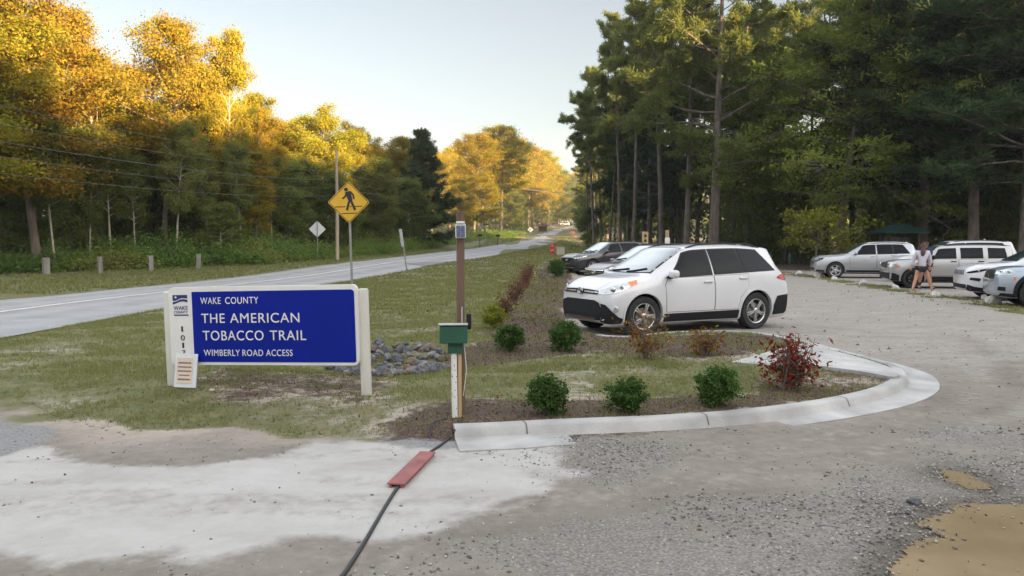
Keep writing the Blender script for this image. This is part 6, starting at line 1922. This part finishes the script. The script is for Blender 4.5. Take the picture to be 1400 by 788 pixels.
# the woman: seen from behind, striding to the right, long brown hair, pale sweatshirt, dark shorts
def ppl(px, py):
    p = at(px, py, 0.0); return (p.x, p.y, .012)
wl = ppl(1259, 400.5)
wo = empty('person', wl, R(-14), 'woman seen from behind in a pale sweatshirt and dark shorts, long brown hair, walking', 'person', 'walkers in the car park')
Pw = dict(w=.92, pel=(0, 0, .90), waist=(.0, .0, 1.06), chest=(.015, 0, 1.27), neckb=(.02, -.005, 1.43), neck=(.025, .0, 1.49), head0=(.032, .02, 1.55), head1=(.038, .028, 1.62), head2=(.038, .02, 1.69),
          shl=(-.155, .01, 1.38), ell=(-.255, .03, 1.13), wrl=(-.31, .02, .91), shr=(.19, -.01, 1.375), elr=(.255, .05, 1.12), wrr=(.28, .10, .90),
          hipl=(-.09, 0, .86), knl=(-.17, -.01, .48), anl=(-.285, -.06, .095), tol=(-.30, .08, .045),
          hipr=(.09, 0, .86), knr=(.23, .03, .49), anr=(.36, .05, .09), tor=(.40, .18, .045))
figure(wo, 1.72, M['skin'], Pw, M['shoe'], (.35, 1, 0))
sw = dict(wz=(.0, 0, .865, .19, .14), w0=(.005, 0, .95, .185, .135), w1=(.005, 0, 1.08, .18, .13), c=(.015, 0, 1.27, .185, .135), n=(.02, -.002, 1.425, .085, .08), sl=(-.165, .01, 1.375, .085), el=(-.26, .03, 1.13, .072), wl=(-.308, .021, .92, .046), sr=(.2, -.01, 1.37, .085), er=(.262, .05, 1.12, .072), wr=(.281, .098, .91, .046))
skin_figure(sw, [('wz', 'w0'), ('w0', 'w1'), ('w1', 'c'), ('c', 'n'), ('c', 'sl'), ('sl', 'el'), ('el', 'wl'), ('c', 'sr'), ('sr', 'er'), ('er', 'wr')], 'sweatshirt', M['sweat'], wo)
so_ = dict(p=(0, 0, .88, .17, .125), l=(-.10, 0, .82, .118), l2=(-.128, -.002, .73, .104), r=(.10, 0, .82, .118), r2=(.148, .007, .73, .104))
skin_figure(so_, [('p', 'l'), ('l', 'l2'), ('p', 'r'), ('r', 'r2')], 'shorts', M['shorts'], wo)
ha = dict(a=(.038, .012, 1.68, .085, .098), b=(.032, -.02, 1.62, .092, .09), c=(.02, -.075, 1.53, .075, .05), d=(.005, -.125, 1.43, .085, .045), e=(-.005, -.145, 1.34, .075, .04), f=(-.02, -.145, 1.25, .04, .025))
skin_figure(ha, [('a', 'b'), ('b', 'c'), ('c', 'd'), ('d', 'e'), ('e', 'f')], 'hair', M['hair'], wo)
# the man beyond her, mostly hidden
ml = ppl(1263.5, 396.5)
mn = empty('person', ml, R(8), 'man in a dark blue shirt, cap and dark socks walking just beyond the woman', 'person', 'walkers in the car park')
Pm = dict(w=1.08, pel=(0, 0, .94), waist=(0, 0, 1.10), chest=(0, 0, 1.33), neckb=(0, 0, 1.50), neck=(0, -.005, 1.55), head0=(0, -.02, 1.61), head1=(0, -.028, 1.68), head2=(0, -.015, 1.755),
          shl=(-.19, 0, 1.45), ell=(-.25, .06, 1.17), wrl=(-.22, -.04, .94), shr=(.19, 0, 1.45), elr=(.26, .06, 1.18), wrr=(.25, -.05, .95),
          hipl=(-.1, 0, .90), knl=(-.12, .03, .50), anl=(-.16, .1, .1), tol=(-.16, -.03, .045),
          hipr=(.1, 0, .90), knr=(.2, -.02, .50), anr=(.27, -.02, .09), tor=(.30, -.16, .045))
figure(mn, 1.78, M['skin_dark'], Pm, M['shoe_dark'], (-.25, -1, 0))
sm = dict(w0=(0, 0, .95, .2, .145), c=(0, 0, 1.33, .2, .14), n=(0, 0, 1.49, .085, .085), sl=(-.2, 0, 1.44, .09), el=(-.24, .04, 1.24, .078), sr=(.2, 0, 1.44, .09), er=(.245, .04, 1.25, .078))
skin_figure(sm, [('w0', 'c'), ('c', 'n'), ('c', 'sl'), ('sl', 'el'), ('c', 'sr'), ('sr', 'er')], 'shirt', M['shirt_blue'], mn)
so_ = dict(p=(0, 0, .93, .19, .14), l=(-.11, 0, .86, .125), l2=(-.125, .02, .62, .1), r=(.11, 0, .86, .125), r2=(.17, 0, .62, .1))
skin_figure(so_, [('p', 'l'), ('l', 'l2'), ('p', 'r'), ('r', 'r2')], 'shorts', M['shorts'], mn)
for s, a, b in (('l', (-.142, .055, .3), (-.16, .1, .12)), ('r', (.238, -.01, .3), (.27, -.02, .12))):
    skin_figure({'a': (*a, .06), 'b': (*b, .043)}, [('a', 'b')], 'sock', M['sock'], mn, 1)
skin_figure({'a': (0, -.018, 1.76, .085, .092), 'b': (0, -.018, 1.715, .094, .108)}, [('a', 'b')], 'cap', M['cap'], mn)
m_ = MB(); m_.bevbox((-.03, -.16, 1.715), (.15, .12, .014), .006); m_.build('cap_peak', M['cap'], mn)

# ------------------------------------------------------------------ shrubs, stones, grass, mulch, gravel
def make_round_shrub(seed, r, h, n, leaf, mat, stems=9):
    rng = np.random.RandomState(seed)
    k = 260
    d = rng.normal(size=(k, 3)); d /= np.linalg.norm(d, axis=1)[:, None]
    rad = r * (0.5 + 0.5 * rng.rand(k)) * np.where(rng.rand(k) < .12, 1.22, 1)
    lob = 1 + .22 * np.sin(d[:, 0] * 5 + seed) * np.cos(d[:, 1] * 4 + seed) + .14 * np.sin(d[:, 2] * 7 + seed * 2 + d[:, 0] * 3)
    C = d * (rad * lob)[:, None] * np.array([1, 1, h / (2 * r)]) + np.array([0, 0, h * .56])
    C[:, 2] = np.maximum(C[:, 2], .03)
    V, F, var = leaf_quads(C, n // k, r * .10, leaf, rng, .9, .5)
    V[:, 2] = np.maximum(V[:, 2], .01)
    mb = MB()
    for s in range(stems):
        a = rng.rand() * 6.28; e = C[rng.randint(k)]
        mb.tube([(.03 * math.cos(a), .03 * math.sin(a), -.05), (e[0] * .4, e[1] * .4, e[2] * .55), tuple(e)], [.009, .007, .003], 4, cap=False)
    return mb.mesh('stems', M['bark']), np_mesh('foliage', V, F, [mat], fattrs={'var': var})
def make_spray_shrub(seed, w_, h, n_stem, n_leaf, leaf, mat, flat=.7):
    rng = np.random.RandomState(seed)
    mb = MB(); C = []
    for s in range(n_stem):
        a = rng.rand() * 6.28; rr_ = w_ * (.25 + .75 * rng.rand())
        p = limb(rng, (rng.normal() * .05, rng.normal() * .05, -.03), (math.cos(a) * rr_ * .7, math.sin(a) * rr_ * .7, h), h * (.6 + .5 * rng.rand()), .5, .1, 6)
        mb.tube(p, [.008, .007, .006, .005, .004, .003, .002], 4, cap=False)
        for j in range(9):
            q, dd = along(p, .35 + .65 * j / 9.01)
            e = q + rng.normal(size=3) * np.array([.09, .09, .05])
            mb.tube([q, e], [.003, .0015], 3, cap=False)
            C.append(e)
    C = np.array(C)
    C[:, 2] = np.maximum(C[:, 2], .05)
    V, F, var = leaf_quads(C, max(2, n_leaf // len(C)), .045, leaf, rng, flat, .42)
    return mb.mesh('stems', M['bark']), np_mesh('foliage', V, F, [mat], fattrs={'var': var})
SH = {'box1': make_round_shrub(1, .24, .44, 4700, .034, M['box_leaf']), 'box2': make_round_shrub(2, .24, .42, 4700, .034, M['box_leaf']),
      'box3': make_round_shrub(3, .25, .44, 3600, .036, M['leaf_yellow']),
      'red': make_spray_shrub(4, .45, .64, 30, 1050, .06, M['red_leaf']), 'mix1': make_spray_shrub(5, .26, .66, 17, 560, .06, M['mix_leaf']), 'mix2': make_spray_shrub(6, .3, .5, 17, 560, .06, M['mix_leaf']),
      'dry1': make_spray_shrub(7, .5, .8, 26, 620, .075, M['dry_leaf']), 'dry2': make_spray_shrub(8, .45, .7, 26, 560, .075, M['dry_leaf'])}
def shrub(kind, px, py, hpx, label, group=None, base_h=.46, wide=1.0, zg=.1):
    p = at(px, py, zg)
    p = at(px, py, gz(p.x, p.y))
    t = empty('shrub', (p.x, p.y, gz(p.x, p.y) - .01), px * 1.3, label, 'shrub', group)
    s = hpx * p.y / FPX / base_h
    t.scale = (s * wide, s * wide, s)
    link('stems', SH[kind][0], t); link('foliage', SH[kind][1], t)
GB = 'clipped green shrubs in the bed'
shrub('box1', 747, 566, 54, 'loose round green shrub at the kerb, nearest to the white pole', GB)
shrub('box2', 857, 564, 50, 'round green shrub at the kerb, middle one of the front three', GB, .45)
shrub('box1', 981, 555, 55, 'round green shrub at the kerb beside the red bush', GB, .46, 1.0)
shrub('box2', 697, 482, 38, 'dense dark round shrub behind the green box, left of the bed', GB, .45, 1.0)
shrub('box1', 774, 480, 42, 'round green shrub in front of the bumper of the white car', GB, .46, 1.0)
shrub('box3', 676, 450, 34, 'yellowish green shrub at the near end of the red row', GB, .46, .9)
shrub('box1', 761, 379, 24, 'small dark shrub before the black car', GB, .46, .9, .15)
GN = 'red-leaved shrubs in the bed'
shrub('red', 1081, 533, 98, 'large bright red bush by the concrete pad inside the kerb', GN, .75, 1.0)
shrub('mix1', 884, 492, 78, 'tall thin red and yellow shrub in front of the front wheel', GN, .78)
shrub('mix2', 964, 486, 52, 'low red and yellow shrub in front of the white car doors', GN, .6, 1.1)
for i, (px, py, h_) in enumerate(((692, 433, 46), (703, 416, 40), (711, 404, 34), (717, 394, 32), (719, 385, 30), (722, 375, 28))):
    shrub('dry1' if i % 2 else 'dry2', px, py, h_, 'brown-red bush in the row running from the bed towards the road', 'row of brown-red bushes', .9, .85, .12)

# pale boulders along the car park strip
rngb = np.random.RandomState(12)
def rock_mesh(seed, mat, name, fl=.7):
    rng = np.random.RandomState(seed)
    bm = bmesh.new()
    bmesh.ops.create_icosphere(bm, subdivisions=3, radius=.5)
    pl = [(Vector(rng.normal(size=3)).normalized(), .26 + .16 * rng.rand()) for _ in range(11)]
    for v in bm.verts:
        for n, d in pl:
            k = v.co.dot(n) - d
            if k > 0: v.co -= n * k
        v.co *= 1 + .03 * rng.normal()
        v.co.z *= fl
    me = bpy.data.meshes.new(name); bm.to_mesh(me); bm.free()
    me.materials.append(mat); me.polygons.foreach_set('use_smooth', [True] * len(me.polygons)); me.set_sharp_from_angle(angle=R(28))
    return me
RB = [rock_mesh(30 + i, M['boulder'], 'boulder', .8) for i in range(3)]
for i, (px, py, w_, lb) in enumerate(((1092, 377.5, 12, 'small pale boulder at the left end of the boulder row'), (1119, 380.5, 15, 'pale boulder below the front wheel of the silver car'), (1141, 383.5, 11, 'low pale boulder below the doors of the silver car'), (1180, 390.5, 13, 'pointed pale boulder left of the front wheel of the boxy car'), (1223.5, 397, 14, 'pale boulder just left of the walking woman'), (1279.5, 407, 17, 'largest pale boulder at the foot of the walkers'), (1346, 411, 14, 'pale boulder below the white car, left one of a pair'), (1357, 417, 22, 'long pale boulder below the blue-grey car, right one of a pair'))):
    p = at(px, py, 0)
    o = link('boulder', RB[i % 3]); s = w_ * p.y / FPX * 1.05
    o.location = (p.x, p.y, s * .2); o.scale = (s, s * .8, s * 1.0); o.rotation_euler = (0, 0, px)
    tag(o, lb, 'boulder', 'boulders edging the far parking row')
# riprap stones in the ditch behind the sign
RR = [rock_mesh(50 + i, M[('rock', 'rock_pale', 'rock', 'rock_brown', 'rock', 'rock_pale')[i]], 'riprap_stone', .85) for i in range(6)]
for q_m in RR: q_m.polygons.foreach_set('use_smooth', [False] * len(q_m.polygons))
rr = random.Random(4)
n_ = 0
while n_ < 190:
    px = rr.uniform(430, 616); py = rr.uniform(476, 518)
    if ((px - 535) / 86) ** 2 + ((py - 499) / 20) ** 2 > 1: continue
    p = at(px, py, -.02)
    o = link('riprap_stone', RR[n_ % 6])
    s = rr.uniform(.09, .21)
    o.location = (p.x, p.y, gz(p.x, p.y) + s * .1 + .03 * rr.random()); o.scale = (s * 1.2, s, s * .9); o.rotation_euler = (rr.uniform(-.6, .6), rr.uniform(-.6, .6), rr.uniform(0, 6))
    tag(o, 'grey broken stone in the heap behind the blue sign', 'stone', 'broken stones in the ditch behind the sign')
    n_ += 1
for px, py, w_, lb, m in ((290, 541, .05, 'small white stone lying below the blue sign', 'boulder'), (1250, 687, .075, 'dark wet stone at the edge of the muddy puddle', 'rock')):
    p = at(px, py, .02)
    o = link('stone', rock_mesh(90 + px, M[m], 'stone')); o.scale = (w_ * 1.4, w_, w_); o.location = (p.x, p.y, max(0, gz(p.x, p.y)) + w_ * .25)
    tag(o, lb, 'stone')

# --- ground cover, all uncountable
def scatter(n, box, rng, accept):
    x = rng.uniform(box[0], box[1], n); y = rng.uniform(box[2], box[3], n)
    k = rng.rand(n) < accept(x, y)
    return x[k], y[k]
rng = np.random.RandomState(8)
def blades(x, y, h, w_, rng, lean=.5, nb=1):
    x = np.repeat(x, nb) + rng.normal(size=len(x) * nb) * .012; y = np.repeat(y, nb) + rng.normal(size=len(y) * nb) * .012
    n = len(x); z = ground_z(x, y) - .005
    hh_ = h * (.5 + rng.rand(n)); a = rng.rand(n) * 6.28; l_ = lean * hh_ * rng.rand(n) * 1.6
    b = rng.rand(n) * 6.28
    P0 = np.column_stack([x, y, z]); side = np.column_stack([np.cos(b), np.sin(b), 0 * b]) * (w_ * (.6 + .8 * rng.rand(n)))[:, None]
    tip = P0 + np.column_stack([np.cos(a) * l_, np.sin(a) * l_, hh_])
    V = np.stack([P0 - side, P0 + side, tip], 1).reshape(-1, 3)
    return V, np.arange(n * 3).reshape(n, 3), rng.rand(n)
def gmask(x, y):
    m = masks(x, y)
    lot = sdist(LOT, x, y)
    rd = road_dist(x, y)
    return np.where((lot < -.02) & (rd > ROAD_W + .1), np.clip(m['grass'] * 1.0 + .22 * (m['mulch'] > .3), 0, 1), 0.0)
parts = []
for box, n, h, w_, nb in (((-7, 6, 5.6, 10), 60000, .032, .0026, 5), ((-9, 5, 9.5, 17), 80000, .042, .004, 4), ((-10, 4, 17, 34), 80000, .06, .008, 4), ((-12, 8, 34, 70), 60000, .085, .02, 3), ((-40, -10, 25, 60), 60000, .10, .022, 3), ((-4, 30, 60, 160), 24000, .15, .06, 2)):
    def acc(x, y):
        pch = fbm(x, y, .55, 51, 3)
        return gmask(x, y) * (.2 + .8 * sstep(.36, .6, pch))
    x, y = scatter(n, box, rng, acc)
    parts.append(blades(x, y, h, w_, rng, nb=nb))
# weedy strip beside the boulders
y = rng.uniform(18.5, 47, 5200); x = np.interp(y, [18.5, 21, 24, 28, 31, 36, 41, 47], [12.6, 13.0, 13.3, 13.9, 14.3, 15.0, 15.3, 15.8]) + rng.normal(size=5200) * .28
k = (fbm(x, y, .8, 61) > .47)
V, F, var = blades(x[k], y[k], .065, .012, rng, nb=5); V[:, 2] += .03; parts.append((V, F, np.clip(var * .7 + .3, 0, 1)))
x = rng.uniform(12.0, 18, 2600); y = 18.4 + (x - 12) * .05 + rng.normal(size=2600) * .4
V, F, var = blades(x, y, .06, .01, rng, nb=4); V[:, 2] += .03; parts.append((V, F, np.clip(var * .6 + .4, 0, 1)))
o_ = 0; VV, FF, vv = [], [], []
for V, F, var in parts: VV.append(V); FF.append(F + o_); vv.append(var); o_ += len(V)
tag(link('grass', np_mesh('grass', np.vstack(VV), np.vstack(FF), [M['grass']], fattrs={'var': np.concatenate(vv)})), kind='stuff')
# shredded mulch and pine straw
def accm(x, y):
    m = masks(x, y); return np.where(sdist(LOT, x, y) < -.14, np.clip(m['mulch'] * .9 + .12 * m['grass'], 0, 1), 0)
CV = []
for box, n, sz in (((-5, 5.5, 5.8, 10), 26000, .034), ((-4, 5.5, 9.5, 16), 20000, .045), ((-3, 4, 15, 42), 14000, .09)):
    x, y = scatter(n, box, rng, accm)
    C = np.column_stack([x, y, ground_z(x, y) + .008])
    V, F, var = leaf_quads(C, 1, .004, sz, rng, .8, .22)
    CV.append((V, F, var))
o_ = 0; VV, FF, vv = [], [], []
for V, F, var in CV: VV.append(V); FF.append(F + o_); vv.append(var); o_ += len(V)
tag(link('mulch', np_mesh('mulch', np.vstack(VV), np.vstack(FF), [M['chip']], fattrs={'var': np.concatenate(vv)})), kind='stuff')
# gravel
def accg(x, y):
    m = masks(x, y); inside = sdist(LOT, x, y) > .05
    p = np.zeros_like(x)
    for q in PUD: p = np.maximum(p, sstep(-.05, .1, sdist(q, x, y)))
    gut_ = sdist(FRONT_BED, x, y) if False else 0
    return np.where(inside, np.clip(m['grav'] * 1.1 + .06 + .03 * m['far'] - .055 * m['dust'], 0, 1), 0) * (1 - .97 * p)
OCT = np.array([(1, 0, 0), (0, 1, 0), (-1, 0, 0), (0, -1, 0), (0, 0, .8), (0, 0, -.5)], float)
OF = np.array([(0, 1, 4), (1, 2, 4), (2, 3, 4), (3, 0, 4), (1, 0, 5), (2, 1, 5), (3, 2, 5), (0, 3, 5)])
VV, FF, vv = [], [], []; o_ = 0
for box, n, sz in (((-5, 6, 3.2, 7.0), 56000, .0095), ((-4, 9, 6.5, 13), 26000, .013), ((2, 16, 12, 28), 9000, .022)):
    x, y = scatter(n, box, rng, accg)
    n2 = len(x); s = sz * (.45 + .9 * rng.rand(n2) ** 2.2)
    sc = s[:, None, None] * (.6 + .8 * rng.rand(n2, 1, 3)) * OCT[None]
    sc = sc + rng.normal(size=(n2, 6, 3)) * s[:, None, None] * .18
    a = rng.rand(n2) * 6.28
    X2 = sc[:, :, 0] * np.cos(a)[:, None] - sc[:, :, 1] * np.sin(a)[:, None]; Y2 = sc[:, :, 0] * np.sin(a)[:, None] + sc[:, :, 1] * np.cos(a)[:, None]
    V = np.stack([X2 + x[:, None], Y2 + y[:, None], sc[:, :, 2] + (hgt(x, y) + .008 + s * .2)[:, None]], -1).reshape(-1, 3)
    F = (OF[None] + (np.arange(n2) * 6)[:, None, None]).reshape(-1, 3)
    VV.append(V); FF.append(F + o_); vv.append(np.repeat(rng.rand(n2), 8)); o_ += len(V)
tag(link('gravel', np_mesh('gravel', np.vstack(VV), np.vstack(FF), [M['stone']], fattrs={'var': np.concatenate(vv)})), kind='stuff')
# undergrowth along the foot of the woods
C, S = [], []
e = np.array([(-60, 30), (-34, 33.2), (-26, 37.8), (-20, 41.0), (-15, 45.5), (-11.8, 52), (-8.9, 61.5), (-7.5, 76), (-7, 95), (-5.5, 120), (-3, 150), (-1, 175), (2, 200), (8, 250)], float)
for i in range(1500):
    k = rng.rand() ** 1.7 * (len(e) - 1.001); j = int(k); f = k - j
    p = e[j] * (1 - f) + e[j + 1] * f
    t = (e[j + 1] - e[j]); t /= np.linalg.norm(t); nrm = np.array([-t[1], t[0]])
    d = abs(rng.normal()) * 2.0
    q = p + nrm * d
    hmax = min(1.9, .45 + d * .42) * (.6 + .7 * fbm(np.array([q[0]]), np.array([q[1]]), 4, 71)[0] * 2 * .7)
    for m in range(6):
        C.append((q[0] + rng.normal() * .4, q[1] + rng.normal() * .4, float(hgt(q[0], q[1])) + hmax * (.15 + .8 * rng.rand())))
for i in range(260):      # tall weeds added on the verge to catch the sun through the gap
    Y = rng.uniform(135, 205); x = np.interp(Y, road_c[:, 1], road_c[:, 0]) - rng.uniform(4.5, 13)
    for m in range(6): C.append((x + rng.normal() * .5, Y + rng.normal() * .5, float(hgt(x, Y)) + 1.3 * rng.rand()))
C = np.array(C)
V, F, var = leaf_quads(C, 17, .26, .13, rng, .7)
big = fbm(C[:, 0], C[:, 1], 3.0, 81)
var = np.clip(np.repeat(big * 1.6 - .45, 17) + rng.normal(size=len(F)) * .14, 0, 1)
tag(link('undergrowth', np_mesh('undergrowth', V, F, [M['under_leaf']], fattrs={'var': var})), kind='stuff')
C = []
for i in range(420):
    x = rng.uniform(8, 60); y = np.interp(x, [8, 12, 20, 60], [74, 66, 62, 58]) + abs(rng.normal()) * 6 + 1
    for m in range(4): C.append((x + rng.normal() * .5, y + rng.normal() * .5, float(hgt(x, y)) + .2 + 1.3 * rng.rand()))
C = np.array(C)
V, F, var = leaf_quads(C, 14, .32, .17, rng, .7)
tag(link('undergrowth', np_mesh('undergrowth', V, F, [M['leaf_green']], fattrs={'var': var})), kind='stuff')

# ------------------------------------------------------------------ morning haze
m_ = MB(); m_.box((0, 1050, 36), (3200, 2900, 80))
hz_ = bpy.data.materials.new('haze'); hz_.use_nodes = True
t_ = hz_.node_tree; t_.nodes.clear()
o_ = t_.nodes.new('ShaderNodeOutputMaterial'); v_ = t_.nodes.new('ShaderNodeVolumePrincipled')
v_.inputs['Color'].default_value = (.9, .93, 1, 1); v_.inputs['Density'].default_value = 0.00028; v_.inputs['Anisotropy'].default_value = .2
t_.links.new(v_.outputs[0], o_.inputs['Volume'])
tag(m_.build('haze', hz_), kind='stuff')
